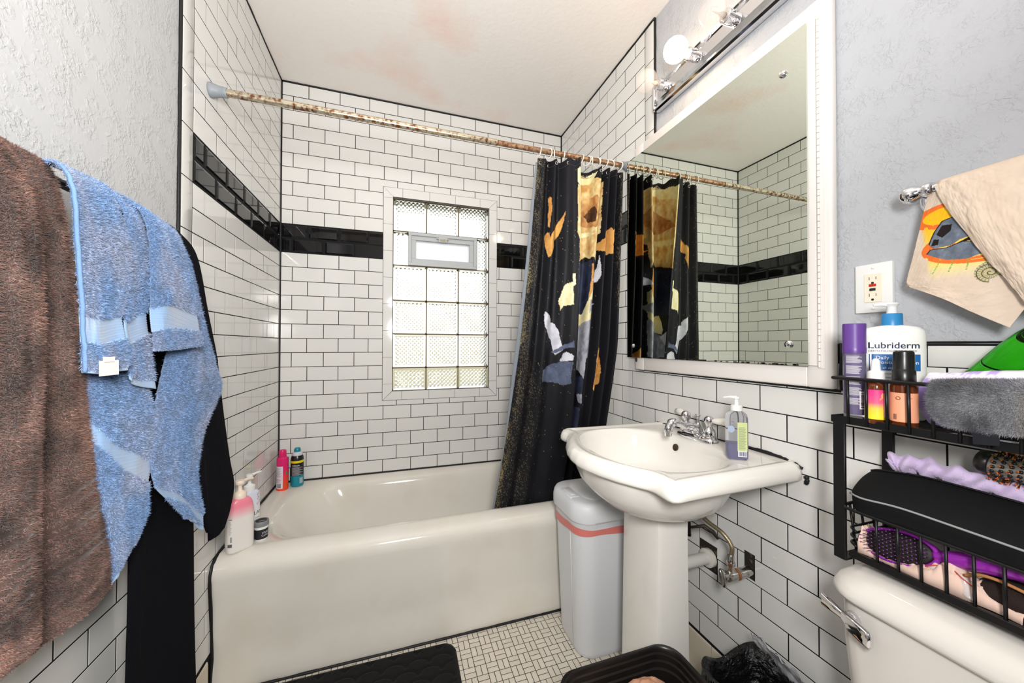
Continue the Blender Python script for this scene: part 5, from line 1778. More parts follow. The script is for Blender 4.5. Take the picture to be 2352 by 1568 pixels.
o = b.build('fine_print', 'print_white', cn, smooth=False)
o['kind'] = 'stuff'
bc_ = MB().add(*cyl_patch(0.0180, CAMD + 0.45, CAMD + 1.15, 0.022, 0.058, 8)).build('barcode_panel', 'print_white', cn, smooth=False)
b = MB()
zz = 0.025
while zz < 0.055:
    hgt = random.choice((0.0006, 0.0011, 0.0016))
    b.add(*cyl_patch(0.0182, CAMD + 0.55, CAMD + 1.05, zz, zz + hgt, 5))
    zz += hgt + random.choice((0.0006, 0.001))
o = b.build('bars', 'print_black', bc_, smooth=False)
o['kind'] = 'stuff'

# lotion bottle
def face_frame(nx, ny):
    n = Vector((nx, ny, 0)).normalized()
    return n, Vector((-n.y, n.x, 0)) * 1.0
lo = thing('lotion_bottle', 'white pump lotion bottle with a blue collar and blue label on the rack', 'bottle', loc=(1.606, -1.739, ZI), rotz=0.0)
n_ = Vector((-0.72, -0.69, 0)).normalized()
wd = Vector((-n_.y, n_.x, 0))          # to the viewer's right
if wd.y > 0:
    wd = -wd
def lring(hw, hd, z, n=40):
    return [tuple(wd * (hw * math.copysign(abs(math.cos(t)) ** 0.55, math.cos(t))) + n_ * (hd * math.copysign(abs(math.sin(t)) ** 0.7, math.sin(t))) + Vector((0, 0, z))) for t in [2 * math.pi * k / n for k in range(n)]]
rings = [lring(0.045, 0.022, 0.0), lring(0.048, 0.024, 0.004), lring(0.0485, 0.0245, 0.10), lring(0.0485, 0.0245, 0.172), lring(0.047, 0.0235, 0.183), lring(0.039, 0.021, 0.1905), lring(0.016, 0.015, 0.195)]
mat('bottle_white', (240, 240, 236), rough=0.3, sss=0.05)
body = MB().add(*loft(rings)).build('body', 'bottle_white', lo, flat_angle=60)
mat('lotion_blue', (46, 132, 190), rough=0.35)
v, f = lathe([(0.0165, 0.193), (0.0165, 0.194), (0.0160, 0.219), (0.0150, 0.220)], 32)
MB().add(v, f).build('collar', 'lotion_blue', lo, flat_angle=50)
v, f = lathe([(0.0085, 0.219), (0.0080, 0.234), (0.0090, 0.236), (0.0120, 0.240), (0.0105, 0.2425)], 24)
pm = MB().add(v, f)
tip = wd * -0.030 + n_ * 0.004
pm.add(*tube([(0, 0, 0.239), tuple(tip * 0.6 + Vector((0, 0, 0.2398))), tuple(tip + Vector((0, 0, 0.2385)))], [0.006, 0.0035, 0.0022], 10))
pm.build('pump', 'white_plastic', lo, flat_angle=50)
def lface(off=0.0002):
    def fn(a, b_):
        # a along the face from its centre (viewer's right positive), b height
        hd = 0.0245 * (max(0.0, 1 - (abs(a) / 0.0485) ** (2 / 0.55))) ** 0.35
        return tuple(wd * a + n_ * (hd + off) + Vector((0, 0, b_)))
    return fn
def flat_rect(a0, a1, b0, b1, fn, nseg=12):
    v, f = [], []
    for i in range(nseg + 1):
        a = a0 + (a1 - a0) * i / nseg
        v += [fn(a, b0), fn(a, b1)]
    for i in range(nseg):
        f.append((2 * i, 2 * i + 2, 2 * i + 3, 2 * i + 1))
    return v, f
lab = MB().add(*flat_rect(-0.042, 0.034, 0.100, 0.134, lface(0.0002))).build('label_band', mat('label_blue', (38, 104, 168), rough=0.4), body, smooth=False)
mat('ink_navy', (20, 34, 74), rough=0.5)
mat('ink_blue', (58, 110, 160), rough=0.5)
put_text('brand_lettering', 'Lubriderm', 0.0182, lambda x, y: lface(0.0004)(x - 0.0440, y + 0.1465), 'ink_navy', body, bold=0.0002)
put_text('small_lettering', 'DERMATOLOGIST DEVELOPED', 0.0052, lambda x, y: lface(0.0004)(x - 0.0430, y + 0.1390), 'ink_navy', body)
put_text('label_lettering', 'Daily', 0.0098, lambda x, y: lface(0.0005)(x - 0.033, y + 0.1235), 'print_white', lab, bold=0.0001)
put_text('label_lettering', 'Moisture Lotion', 0.0098, lambda x, y: lface(0.0005)(x - 0.033, y + 0.1140), 'print_white', lab, bold=0.0001)
put_text('label_lettering', 'for all skin types', 0.0068, lambda x, y: lface(0.0005)(x - 0.033, y + 0.1035), 'print_white', lab)
put_text('small_lettering', 'fragrance free', 0.0062, lambda x, y: lface(0.0004)(x - 0.033, y + 0.0920), 'ink_blue', body)
put_text('small_lettering', 'non-greasy', 0.0062, lambda x, y: lface(0.0004)(x - 0.033, y + 0.0840), 'ink_blue', body)

# dropper bottle
dr = thing('dropper_bottle', 'small amber dropper bottle with a pink and yellow label on the top tray', 'bottle', loc=(1.503, -1.763, ZI))
mat('amber_glass', (96, 44, 16), rough=0.06, spec=0.6, coat=0.5)
v, f = lathe([(0.0155, 0), (0.0165, 0.002), (0.0165, 0.072), (0.0150, 0.078), (0.0095, 0.083), (0.0085, 0.086)], 32)
bd = MB().add(v, f).build('body', 'amber_glass', dr, flat_angle=60)
v, f = lathe([(0.0125, 0.084), (0.0128, 0.086), (0.0122, 0.100), (0.0075, 0.103), (0.0068, 0.110), (0.0060, 0.122), (0.0035, 0.126), (0.0005, 0.1268)], 28)
MB().add(v, f).build('dropper', 'white_plastic', dr, flat_angle=50)
lm = bpy.data.materials.new('label_sunset')
lm.use_nodes = True
nt = lm.node_tree
bs = nt.nodes['Principled BSDF']
tc = nt.nodes.new('ShaderNodeTexCoord')
sx = nt.nodes.new('ShaderNodeSeparateXYZ')
cr = nt.nodes.new('ShaderNodeValToRGB')
mr = nt.nodes.new('ShaderNodeMapRange')
mr.inputs['From Min'].default_value = 0.010
mr.inputs['From Max'].default_value = 0.066
nt.links.new(tc.outputs['Object'], sx.inputs[0])
nt.links.new(sx.outputs['Z'], mr.inputs['Value'])
nt.links.new(mr.outputs['Result'], cr.inputs['Fac'])
nt.links.new(cr.outputs['Color'], bs.inputs['Base Color'])
e = cr.color_ramp.elements
e[0].position = 0.0; e[0].color = lin((240, 226, 40))
e[1].position = 1.0; e[1].color = lin((226, 44, 130))
q_ = cr.color_ramp.elements.new(0.35); q_.color = lin((244, 200, 70))
q_ = cr.color_ramp.elements.new(0.55); q_.color = lin((238, 90, 130))
bs.inputs['Roughness'].default_value = 0.45
MATS['label_sunset'] = lm
lbo = MB().add(*cyl_patch(0.0167, CAMD - 1.9, CAMD + 1.5, 0.009, 0.066, 24)).build('label', 'label_sunset', dr, smooth=True)
b = MB()
for k in range(5):
    a = CAMD + 0.30 + 0.11 * k
    b.add(*cyl_patch(0.0169, a, a + 0.07, 0.046 + 0.002 * k, 0.060 - 0.0025 * (k - 2) ** 2, 3))
o = b.build('leaf_print', mat('print_gold', (240, 190, 60), rough=0.5), lbo, smooth=False)
o['kind'] = 'stuff'
MB().add(*cyl_patch(0.0169, CAMD + 0.65, CAMD + 1.25, 0.014, 0.060, 6)).build('text_panel', mat('panel_pink', (250, 206, 220), rough=0.5), lbo, smooth=False)

# amber bottle with black overcap
bb = thing('black_capped_bottle', 'amber bottle with a peach label and tall black cap on the top tray', 'bottle', loc=(1.514, -1.7985, ZI))
v, f = lathe([(0.0172, 0), (0.0184, 0.002), (0.0184, 0.074), (0.0178, 0.080), (0.0165, 0.084)], 32)
MB().add(v, f).build('body', 'amber_glass', bb, flat_angle=60)
v, f = lathe([(0.0160, 0.082), (0.0164, 0.084), (0.0158, 0.106), (0.0150, 0.107), (0.0145, 0.108), (0.0145, 0.134), (0.0138, 0.140), (0.0110, 0.1425)], 32)
MB().add(v, f).build('cap', 'black_plastic', bb, flat_angle=40)
lp = MB().add(*cyl_patch(0.0186, CAMD - 1.9, CAMD + 1.7, 0.010, 0.064, 24)).build('label', mat('label_peach', (246, 168, 132), rough=0.5), bb)
ringp = [(0.0188, 0.003 * math.cos(t), 0.003 * math.sin(t)) for t in [2 * math.pi * k / 14 for k in range(14)]]
v, f = tube(ringp, 0.0004, 5, closed=True)
Rm = Matrix.Rotation(CAMD - 0.45, 3, 'Z')
MB().add([tuple(Rm @ Vector(p) + Vector((0, 0, 0.054))) for p in v], f).build('emblem', 'print_black', lp)
b = MB()
for k in range(3):
    b.add(*cyl_patch(0.0188, CAMD + 0.1, CAMD + 0.1 + 0.45 - 0.15 * k, 0.0545 - k * 0.003, 0.0551 - k * 0.003, 4))
for k in range(6):
    b.add(*cyl_patch(0.0188, CAMD - 0.85 + k * 0.05, CAMD - 0.85 + k * 0.05 + 0.025, 0.014, 0.024, 2))
o = b.build('print', 'print_black', lp, smooth=False)
o['kind'] = 'stuff'

# pack of wipes: pillow pack
wp = thing('wipes_pack', 'white and lavender soft plastic pack on the rack tray behind the grey cloth', 'pack')
nu, nv = 90, 60
u = np.linspace(0, 1, nu)[:, None] * np.ones((1, nv))
v = np.linspace(0, 1, nv)[None, :] * np.ones((nu, 1))
def pack_side(sgn):
    th = 2 * math.pi
    y = -1.797 - 0.26 * u
    zc = 1.057 + v * (0.098 + 0.030 * u)
    bulge = 0.030 * (np.clip(np.sin(np.pi * np.clip(v, 0.0, 1)), 0, 1) ** 0.5) * (np.clip(np.sin(np.pi * np.clip(u * 0.93 + 0.035, 0, 1)), 0, 1) ** 0.35)
    wr = 0.0035 * (fbm(u * 18, v * 14, 5 + sgn) - 0.5)
    x = 1.574 + 0.0 * u + sgn * bulge + wr * (1 if sgn > 0 else -1)
    yy = y + 0.012 * (v - 0.5) ** 2 * 4 * (1 - u) * -1
    return np.stack([x, yy, zc + 0.003 * (fbm(u * 9, v * 3, 8) - 0.5)], -1)
cw = np.ones((nu, nv, 3)) * np.array((240, 236, 246.0))
sw = fbm(u * 9 + 1, v * 4.0, 77)
cw[sw > 0.56] = (196, 172, 236)
cw[(sw > 0.50) & (sw < 0.525)] = (226, 216, 246)
cw[(u < 0.10) & (v < 0.75)] = (186, 160, 232)
cw[(np.abs(u - 0.20) < 0.004) | (np.abs(u - 0.225) < 0.003) | (np.abs(u - 0.25) < 0.002)] = (206, 190, 240)
mat('pack_film', attr='Col', rough=0.25, spec=0.5)
grid_mesh('front', pack_side(-1), 'pack_film', wp, cw)
grid_mesh('back', pack_side(1), 'pack_film', wp, cw)

# grey fleece cloth over the rail
fz = thing('fleece_cloth', 'mottled grey plush cloth with a bound edge hanging over the rack rail', 'cloth')
Q = patch(FLEECE, 130, 170)
u = np.linspace(0, 1, 130)[:, None] * np.ones((1, 170))
v = np.linspace(0, 1, 170)[None, :] * np.ones((130, 1))
t = np.clip(fbm(v * 6, u * 3, 61) * 2.6 - 0.8, 0, 1)
cf = lerp3((98, 100, 106), (158, 158, 164), t)
t = np.clip(fbm(v * 5 + 7, u * 2, 63) * 4 - 2.3, 0, 1)
cf = lerp3((52, 52, 58), (52, 52, 58), t) * t[..., None] + cf * (1 - t[..., None])
t = np.clip(fbm(v * 4 + 2, u * 3, 67) * 5 - 3.1, 0, 1) * 0.6
cf = cf * (1 - t[..., None]) + np.array((176, 164, 146.0)) * t[..., None]
mat('plush_grey', attr='Col', rough=0.95, spec=0.1, sheen=0.4)
grid_mesh('cloth', Q, 'plush_grey', fz, cf * 0.75, thick=0.003)  # backing coloured darker than the pile to paint shade among the fibres
sd = 1.0 if normals(Q)[90, 80, 0] < 0 else -1.0
pile('pile', Q[20:], cf[20:], fz, 'plush_grey', 90000, 0.0085, 0.0009, 0.7, seed=12, side=sd)
edge = [tuple(Q[i, 0]) for i in range(20, 130, 4)] + [tuple(Q[129, j]) for j in range(4, 170, 5)]
MB().add(*tube(catmull(edge, 2), 0.0042, 8)).build('binding', mat('binding_grey', (120, 122, 128), rough=0.9), fz)
mid = Q[129, 70]
MB().add(*poly_prism([(-0.016, -0.020), (0.010, -0.024), (0.011, 0.002), (-0.016, 0.004)], lambda a, b_, h: (mid[0] - 0.003 - h, mid[1] + a, mid[2] + b_), 0, 0.0006)).build('tag', mat('tag_black', (26, 28, 34), rough=0.4), fz, smooth=False)

# green glass bottle leaning in the corner of the tray
gb = thing('green_bottle', 'green glass bottle leaning behind the wipes pack', 'bottle')
mat('green_glass', (96, 200, 70), rough=0.03, trans=1.0, ior=1.25)
v, f = lathe([(0.026, 0.0), (0.031, 0.004), (0.0325, 0.012), (0.0325, 0.13), (0.030, 0.16), (0.024, 0.19), (0.0165, 0.215), (0.0145, 0.225), (0.0140, 0.275), (0.0155, 0.277), (0.0155, 0.290), (0.013, 0.292)], 40)
MB().add(rot_to(v, (-0.04, -0.62, 0.78), (1.634, -1.818, 1.088)), f).build('glass', 'green_glass', gb, flat_angle=60)
# ------------------------------------------------------------------ things in the wire basket
po = thing('zip_pouch', 'black fabric zip pouch with grey piping lying in the wire basket', 'pouch')
prof = [(1.512, 0.864), (1.503, 0.880), (1.500, 0.898), (1.503, 0.908), (1.525, 0.926), (1.555, 0.943), (1.578, 0.949), (1.600, 0.944), (1.616, 0.925), (1.622, 0.900), (1.614, 0.874), (1.590, 0.862)]
mat('pouch_black', (17, 17, 18), rough=0.8, spec=0.25, bump=(900, 0.3, 0.0004))
cx, cz = 1.560, 0.905
rings = []
for y, s in ((-1.7105, 0.42), (-1.713, 0.66), (-1.719, 0.84), (-1.730, 0.95), (-1.748, 1.0), (-1.80, 1.02), (-1.88, 1.03), (-1.97, 1.01), (-2.03, 0.97), (-2.055, 0.8), (-2.060, 0.5)):
    rings.append([(cx + (x - cx) * s, y, cz + (z - cz) * s + 0.004 * math.sin(y * 30)) for x, z in [tuple(p)[:2] for p in catmull([(a, b_, 0) for a, b_ in prof], 3, closed=True)]])
MB().add(*loft(rings)).build('body', 'pouch_black', po, flat_angle=70)
pp = []
for y, s in ((-1.7135, 0.66), (-1.719, 0.84), (-1.730, 0.95), (-1.748, 1.0), (-1.80, 1.02), (-1.88, 1.03), (-1.97, 1.01), (-2.03, 0.97)):
    pp.append((cx + (1.5005 - cx) * s - 0.0005, y, cz + (0.902 - cz) * s + 0.004 * math.sin(y * 30)))
pp = [(1.53, -1.7085, 0.893), (1.518, -1.711, 0.896)] + pp
MB().add(*tube(catmull(pp, 5), 0.0019, 8)).build('piping', mat('piping_grey', (150, 150, 152), rough=0.6), po)
zp = [(cx + (1.574 - cx) * s, y, cz + (0.950 - cz) * s + 0.004 * math.sin(y * 30)) for y, s in ((-1.719, 0.86), (-1.730, 0.965), (-1.748, 1.01), (-1.80, 1.03), (-1.88, 1.04), (-1.97, 1.02), (-2.03, 0.98))]
MB().add(*tube(catmull(zp, 5), 0.0021, 6)).build('zipper', mat('zip_black', (10, 10, 11), rough=0.4, bump=(600, 0.8, 0.001)), po)

hb = thing('plush_headband', 'lavender ruched plush headband lying on the black pouch', 'headband')
mat('plush_lavender', attr='Col', rough=0.95, spec=0.1, sheen=0.4)
path = catmull([(1.605, -1.735, 0.952), (1.610, -1.75, 0.962), (1.612, -1.80, 0.963), (1.608, -1.86, 0.958), (1.604, -1.92, 0.952), (1.60, -1.99, 0.945), (1.598, -2.05, 0.935)], 26)
nv = 36
G = []
for i, p in enumerate(path):
    t_ = (path[min(i + 1, len(path) - 1)] - path[max(i - 1, 0)]).normalized()
    nn = t_.cross(Vector((0, 0, 1))).normalized()
    bn = t_.cross(nn)
    ring = []
    taper = min(1, (i + 1) / 10) ** 0.5
    for j in range(nv):
        a = 2 * math.pi * j / (nv - 1)
        lump = 0.0165 + 0.0046 * math.sin(i * 0.42 + 1.1 * math.sin(a * 2)) + 0.0030 * math.sin(a * 2 + i * 0.25)
        ring.append(tuple(p + (nn * math.cos(a) + bn * math.sin(a)) * lump * taper))
    G.append(ring)
G = np.array(G)
cc_ = lerp3((226, 208, 238), (204, 182, 222), fbm(np.linspace(0, 30, G.shape[0])[:, None] * np.ones((1, nv)), np.linspace(0, 8, nv)[None, :] * np.ones((G.shape[0], 1)), 3))
grid_mesh('band', G, 'plush_lavender', hb, cc_)
pile('pile', G, cc_, hb, 'plush_lavender', 30000, 0.0026, 0.0006, 0.9, seed=21, side=1.0 if np.dot(normals(G)[20, 10], G[20, 10] - np.array(path[20])) > 0 else -1.0)

# round hairbrush
rb = thing('round_hairbrush', 'round hairbrush with amber-tipped black bristles standing up behind the headband', 'hairbrush')
A0, A1 = Vector((1.602, -1.866, 1.000)), Vector((1.606, -2.02, 0.978))
ax = (A1 - A0).normalized()
L = (A1 - A0).length
v, f = lathe([(0.0165, 0.0), (0.0180, 0.002), (0.0180, L)], 28)
MB().add(rot_to(v, ax, A0), f).build('barrel', mat('brush_metal', (176, 172, 164), rough=0.4, metal=0.6), rb, flat_angle=50)
v, f = lathe([(0.012, -0.012), (0.0185, -0.009), (0.0200, -0.004), (0.0200, 0.004), (0.0182, 0.006)], 28)
MB().add(rot_to(v, ax, A0), f).build('end_cap', mat('cap_dark', (38, 34, 34), rough=0.35), rb, flat_angle=50)
q = ax.to_track_quat('Z', 'Y').to_matrix()
bb1, bb2, bb3 = MB(), MB(), MB()
for i in range(14):
    for j in range(14):
        a = 2 * math.pi * (j + 0.5 * (i % 2)) / 14
        d = q @ Vector((math.cos(a), math.sin(a), 0))
        p = A0 + ax * (0.012 + i * (L - 0.02) / 14) + d * 0.0175
        bb1.add(*tube([p, p + d * 0.0022], [0.0034, 0.0026], 6))
        for k in range(3):
            dd = (d + Vector((random.gauss(0, 0.12), random.gauss(0, 0.12), random.gauss(0, 0.12)))).normalized()
            bb2.add(*tube([p, p + dd * 0.0095], 0.0007, 4))
            bb3.add(*tube([p + dd * 0.0095, p + dd * 0.0112], [0.0010, 0.0008], 5))
for b_, nm, m_ in ((bb1, 'tufts', 'cap_dark'), (bb2, 'bristles', mat('bristle_brown', (64, 36, 22), rough=0.5)), (bb3, 'bristle_tips', mat('tip_amber', (232, 112, 28), rough=0.35))):
    o = b_.build(nm, m_, rb)
    o['kind'] = 'stuff'

# paddle brush: oval head tilted toward the room, purple rim and handle
pb = thing('paddle_brush', 'purple paddle hairbrush with black bristle pad lying in the wire basket', 'hairbrush')
C0 = Vector((1.517, -1.785, 0.822))
ex = Vector((0.02, -1.0, 0.22)).normalized()            # along the brush, towards the handle
nz = Vector((-0.80, 0.06, 0.28)).normalized()          # facing the room
ez = nz.cross(ex).normalized()
if ez.z < 0:
    ez = -ez
nz = ex.cross(ez)
if nz.x > 0:
    nz = -nz
def pl(a, b_, h):
    return tuple(C0 + ex * a + ez * b_ + nz * h)
mat('brush_purple', (150, 42, 168), rough=0.15, spec=0.6)
ov_ = lambda s, h, n=40: [pl(0.058 * s * math.cos(t), 0.030 * s * math.sin(t), h) for t in [2 * math.pi * k / n for k in range(n)]]
MB().add(*loft([ov_(0.75, -0.012), ov_(0.95, -0.010), ov_(1.05, -0.004), ov_(1.05, 0.001), ov_(1.0, 0.004), ov_(0.92, 0.004), ov_(0.90, 0.001)])).build('head', 'brush_purple', pb)
MB().add(*loft([ov_(0.91, 0.0005), ov_(0.84, 0.004), ov_(0.6, 0.006), ov_(0.2, 0.007)])).build('pad', mat('pad_black', (34, 26, 26), rough=0.6), pb)
hn = catmull([pl(0.050, 0, -0.004), pl(0.075, 0.002, -0.004), pl(0.11, 0.005, -0.002), pl(0.16, 0.006, 0.0), pl(0.22, 0.0, 0.0), pl(0.26, -0.006, 0.0)], 6)
m_ = len(hn)
MB().add(*tube(hn, [0.009 + 0.006 * math.sin(math.pi * min(1, i / m_ * 1.1)) for i in range(m_)], 16)).build('handle', 'brush_purple', pb)
b1, b2 = MB(), MB()
for i in range(-9, 10):
    for j in range(-4, 5):
        a, c_ = i * 0.0056, (j + 0.5 * (i % 2)) * 0.0062
        if (a / 0.050) ** 2 + (c_ / 0.0255) ** 2 < 1:
            d = nz + ex * a * 3 + ez * c_ * 5
            d.normalize()
            p = Vector(pl(a, c_, 0.005))
            b1.add(*tube([p, p + d * 0.012], 0.0005, 4))
            b2.add(*tube([p + d * 0.0115, p + d * 0.0135], 0.0010, 5))
o = b1.build('bristles', 'pad_black', pb)
o['kind'] = 'stuff'
o = b2.build('bristle_tips', mat('tip_purple', (140, 70, 170), rough=0.3), pb)
o['kind'] = 'stuff'

# crumpled blush cloth on the basket floor
cb = thing('blush_cloth', 'crumpled blush-coloured cloth under the purple hairbrush', 'cloth')
nu, nv = 150, 50
u = np.linspace(0, 1, nu)[:, None] * np.ones((1, nv))
v = np.linspace(0, 1, nv)[None, :] * np.ones((nu, 1))
Y = -1.733 - 0.20 * u
X = 1.500 + 0.09 * v + 0.006 * np.sin(u * 9)
hump = 0.020 + 0.024 * np.exp(-((u - 0.62) / 0.16) ** 2) + 0.030 * np.exp(-((u - 0.0) / 0.05) ** 2)
Z = 0.7865 + hump * np.clip(np.sin(np.pi * np.clip(v, 0, 1) ** 0.6), 0, 1) ** 0.6 + 0.022 * (np.abs(fbm(u * 14, v * 9, 4) - 0.5) * 2 - 0.2) * np.clip(v * 8, 0, 1)
grid_mesh('cloth', np.stack([X, Y, np.maximum(Z, 0.7865)], -1), mat('blush', (232, 200, 184), rough=0.85), cb, None, thick=0.0015)
# clear zip bag with a red seal line
zb = thing('clear_zip_bag', 'small clear plastic zip bag with a red seal line at the basket front', 'bag')
u = np.linspace(0, 1, 40)[:, None] * np.ones((1, 24))
v = np.linspace(0, 1, 24)[None, :] * np.ones((40, 1))
Pz = np.stack([1.502 + 0.020 * v + 0.004 * np.sin(u * 12 + v * 5), -1.815 - 0.072 * u - 0.01 * v, 0.790 + 0.036 * np.sin(np.pi * np.clip(v * 0.9 + 0.05, 0, 1)) * np.sin(np.pi * np.clip(u * 0.95 + 0.03, 0, 1)) ** 0.6], -1)
grid_mesh('film', Pz, mat('zip_film', (240, 240, 244), rough=0.08, alpha=0.28, spec=0.8), zb, None, thick=0.0005)
MB().add(*tube([tuple(Pz[i, 9] + np.array((-0.002, 0, 0.001))) for i in range(2, 40, 3)], 0.0009, 6)).build('seal', mat('seal_red', (206, 70, 56), rough=0.4), zb)
# brown hairnet bundle and elastic hair ties
hn_ = thing('hairnet_bundle', 'dark brown mesh bundle with a tan edge at the far end of the basket', 'hairnet')
rings = []
for k in range(9):
    t = k / 8
    rings.append(se_ring(0.030 * math.sin(math.pi * (0.08 + 0.84 * t)) ** 0.7, 0.048 * math.sin(math.pi * (0.08 + 0.84 * t)) ** 0.7, 0.787 + 0.046 * t, 24, 2, 1.535, -1.925))
MB().add(*loft(rings)).build('mesh', mat('net_brown', (42, 28, 24), rough=0.9, bump=(800, 0.8, 0.002)), hn_)
MB().add(*tube(catmull([(1.512, -1.872, 0.822), (1.505, -1.892, 0.836), (1.506, -1.915, 0.838), (1.510, -1.945, 0.832)], 5), 0.0025, 8)).build('edge', mat('net_tan', (176, 120, 72), rough=0.7), hn_)
tie_c = [('coral', (222, 140, 118)), ('cream', (232, 216, 190)), ('teal', (96, 128, 134)), ('tan', (196, 150, 104)), ('pale pink', (232, 186, 172))]
for k, (nm, c_) in enumerate(tie_c):
    pts = [(1.498 + 0.006 * math.sin(t * 2 + k), -1.962 + 0.020 * math.cos(t), 0.842 - 0.0105 * k + 0.007 * math.sin(t)) for t in [2 * math.pi * i / 24 for i in range(24)]]
    o = MB().add(*tube(pts, 0.0026, 8, closed=True)).build('hair_tie', mat('tie_' + nm.replace(' ', '_'), c_, rough=0.8), None)
    tag(o, nm + ' elastic hair tie stacked at the far end of the basket', 'hair tie', 'hair ties in the basket')
# cotton swabs on the tray
for k, (p, q2) in enumerate((((1.500, -1.862, 1.0562), (1.512, -1.93, 1.0562)), ((1.506, -1.866, 1.0562), (1.520, -1.94, 1.0562)), ((1.514, -1.870, 1.0562), (1.530, -1.94, 1.0562)))):
    sw = thing('cotton_swab', ['white cotton swab nearest the front edge of the rack tray', 'white cotton swab in the middle of the three on the tray', 'white cotton swab furthest back of the three on the tray'][k], 'cotton swab', 'cotton swabs on the tray')
    p, q2 = Vector(p), Vector(q2)
    MB().add(*tube([p, q2], 0.0011, 8)).build('stick', 'white_plastic', sw)
    d = (q2 - p).normalized()
    for e_, s in ((p, 1), (q2, -1)):
        v, f = lathe([(0.0012, -0.001), (0.0024, 0.002), (0.0026, 0.006), (0.0014, 0.011)], 10)
        MB().add(rot_to(v, d * s, e_ - d * s * 0.003), f).build('tip', 'white_plastic', sw)
# ------------------------------------------------------------------ soap bottle on the sink
so = thing('soap_dispenser', 'clear soap pump bottle half full of lavender soap on the sink deck', 'bottle', loc=(1.553, -1.418, 0.8774))
n2 = Vector((-0.55, -0.84, 0)).normalized()
w2 = Vector((-n2.y, n2.x, 0))
if w2.x < 0:
    w2 = -w2
def sring2(hw, hd, z, n=32, p=0.45):
    return [tuple(w2 * (hw * math.copysign(abs(math.cos(t)) ** p, math.cos(t))) + n2 * (hd * math.copysign(abs(math.sin(t)) ** p, math.sin(t))) + Vector((0, 0, z))) for t in [2 * math.pi * k / n for k in range(n)]]
mat('soap_clear', (236, 238, 246), rough=0.05, trans=0.92, ior=1.2)
mat('soap_liquid', (150, 150, 196), rough=0.1, trans=0.6, ior=1.2)
prof = [(0.024, 0.018, 0.0), (0.0265, 0.0205, 0.004), (0.027, 0.021, 0.012), (0.0268, 0.0208, 0.120), (0.0245, 0.019, 0.130), (0.0155, 0.0145, 0.1375), (0.0125, 0.0125, 0.140)]
MB().add(*loft([sring2(*q) for q in prof])).build('body', 'soap_clear', so, flat_angle=60)
MB().add(*loft([sring2(0.0235, 0.0175, 0.002), sring2(0.0252, 0.0192, 0.006), sring2(0.0252, 0.0192, 0.046), sring2(0.0250, 0.0190, 0.0462)])).build('soap', 'soap_liquid', so, flat_angle=60)
v, f = lathe([(0.0155, 0.139), (0.0158, 0.141), (0.0150, 0.153), (0.0120, 0.155), (0.0060, 0.156), (0.0058, 0.172), (0.0085, 0.174), (0.0085, 0.178), (0.0060, 0.180)], 28)
pm = MB().add(v, f)
dd = Vector((-0.75, 0.55, 0)).normalized()
pm.add(*tube([(0, 0, 0.177), tuple(dd * 0.018 + Vector((0, 0, 0.178))), tuple(dd * 0.034 + Vector((0, 0, 0.1755)))], [0.0055, 0.0035, 0.0024], 10))
pm.build('pump', 'white_plastic', so, flat_angle=50)
def sface(a, b_, off=0.0003):
    return tuple(w2 * a + n2 * (0.0210 + off) + Vector((0, 0, b_)))
def srect(a0, a1, b0, b1, off):
    return [sface(a0, b0, off), sface(a1, b0, off), sface(a1, b1, off), sface(a0, b1, off)], [(0, 1, 2, 3)]
lb2 = MB().add(*srect(-0.004, 0.021, 0.026, 0.108, 0.0003)).build('label', mat('label_lime', (206, 216, 150), rough=0.5), so, smooth=False)
MB().add(*srect(-0.003, 0.020, 0.010, 0.026, 0.0004)).build('barcode_panel', 'print_white', so, smooth=False)
b = MB()
for k in range(9):
    b.add(*srect(-0.001 + k * 0.0022, -0.001 + k * 0.0022 + 0.001 + 0.0004 * (k % 3), 0.012, 0.024, 0.0006))
for k in range(22):
    b.add(*srect(-0.001, 0.014 + 0.004 * ((k * 7) % 3) / 2, 0.030 + k * 0.003, 0.0308 + k * 0.003, 0.0006))
o = b.build('print', mat('ink_green', (80, 96, 120), rough=0.6), so, smooth=False)
o['kind'] = 'stuff'
c_ = [sface(-0.020 + 0.009 * math.cos(t), 0.088 + 0.010 * math.sin(t), 0.0003) for t in [2 * math.pi * k / 20 for k in range(20)]]
MB().add(c_, [tuple(range(20))]).build('round_label', mat('label_greyblue', (168, 182, 204), rough=0.5), so, smooth=False)

# ------------------------------------------------------------------ bottles on the tub rim
mat('wash_pink', attr='Col', rough=0.3)
pw = thing('body_wash_bottle', 'white and pink body wash pump bottle on the front corner of the tub', 'bottle', loc=(0.062, -0.665, 0.4622), rotz=0.0)
nn = Vector((0.62, -0.78, 0)).normalized()
ww = Vector((-nn.y, nn.x, 0))
if ww.x < 0:
    ww = -ww
def pring(hw, hd, z, n=40, p=0.62):
    return [tuple(ww * (hw * math.copysign(abs(math.cos(t)) ** p, math.cos(t))) + nn * (hd * math.copysign(abs(math.sin(t)) ** p, math.sin(t))) + Vector((0, 0, z))) for t in [2 * math.pi * k / n for k in range(n)]]
prof = [(0.036, 0.021, 0.0), (0.040, 0.024, 0.004), (0.0415, 0.0255, 0.02), (0.0420, 0.0255, 0.10), (0.0415, 0.025, 0.13), (0.040, 0.0245, 0.15), (0.037, 0.0235, 0.165), (0.032, 0.022, 0.177), (0.024, 0.0195, 0.185), (0.017, 0.0165, 0.188)]
P_ = catmull([q for q in prof], 4)
rings = [pring(*q) for q in P_]
v, f = loft(rings)
me = bpy.data.meshes.new('body')
me.from_pydata(v, [], f)
zz = np.array([p[2] for p in v])
t = np.clip((zz - 0.118) / 0.045, 0, 1)
set_col(me, lerp3((233, 228, 222), (244, 138, 158), t))
link_mesh('body', me, 'wash_pink', pw, True, None, 60)
mat('pump_cream', (244, 226, 208), rough=0.35)
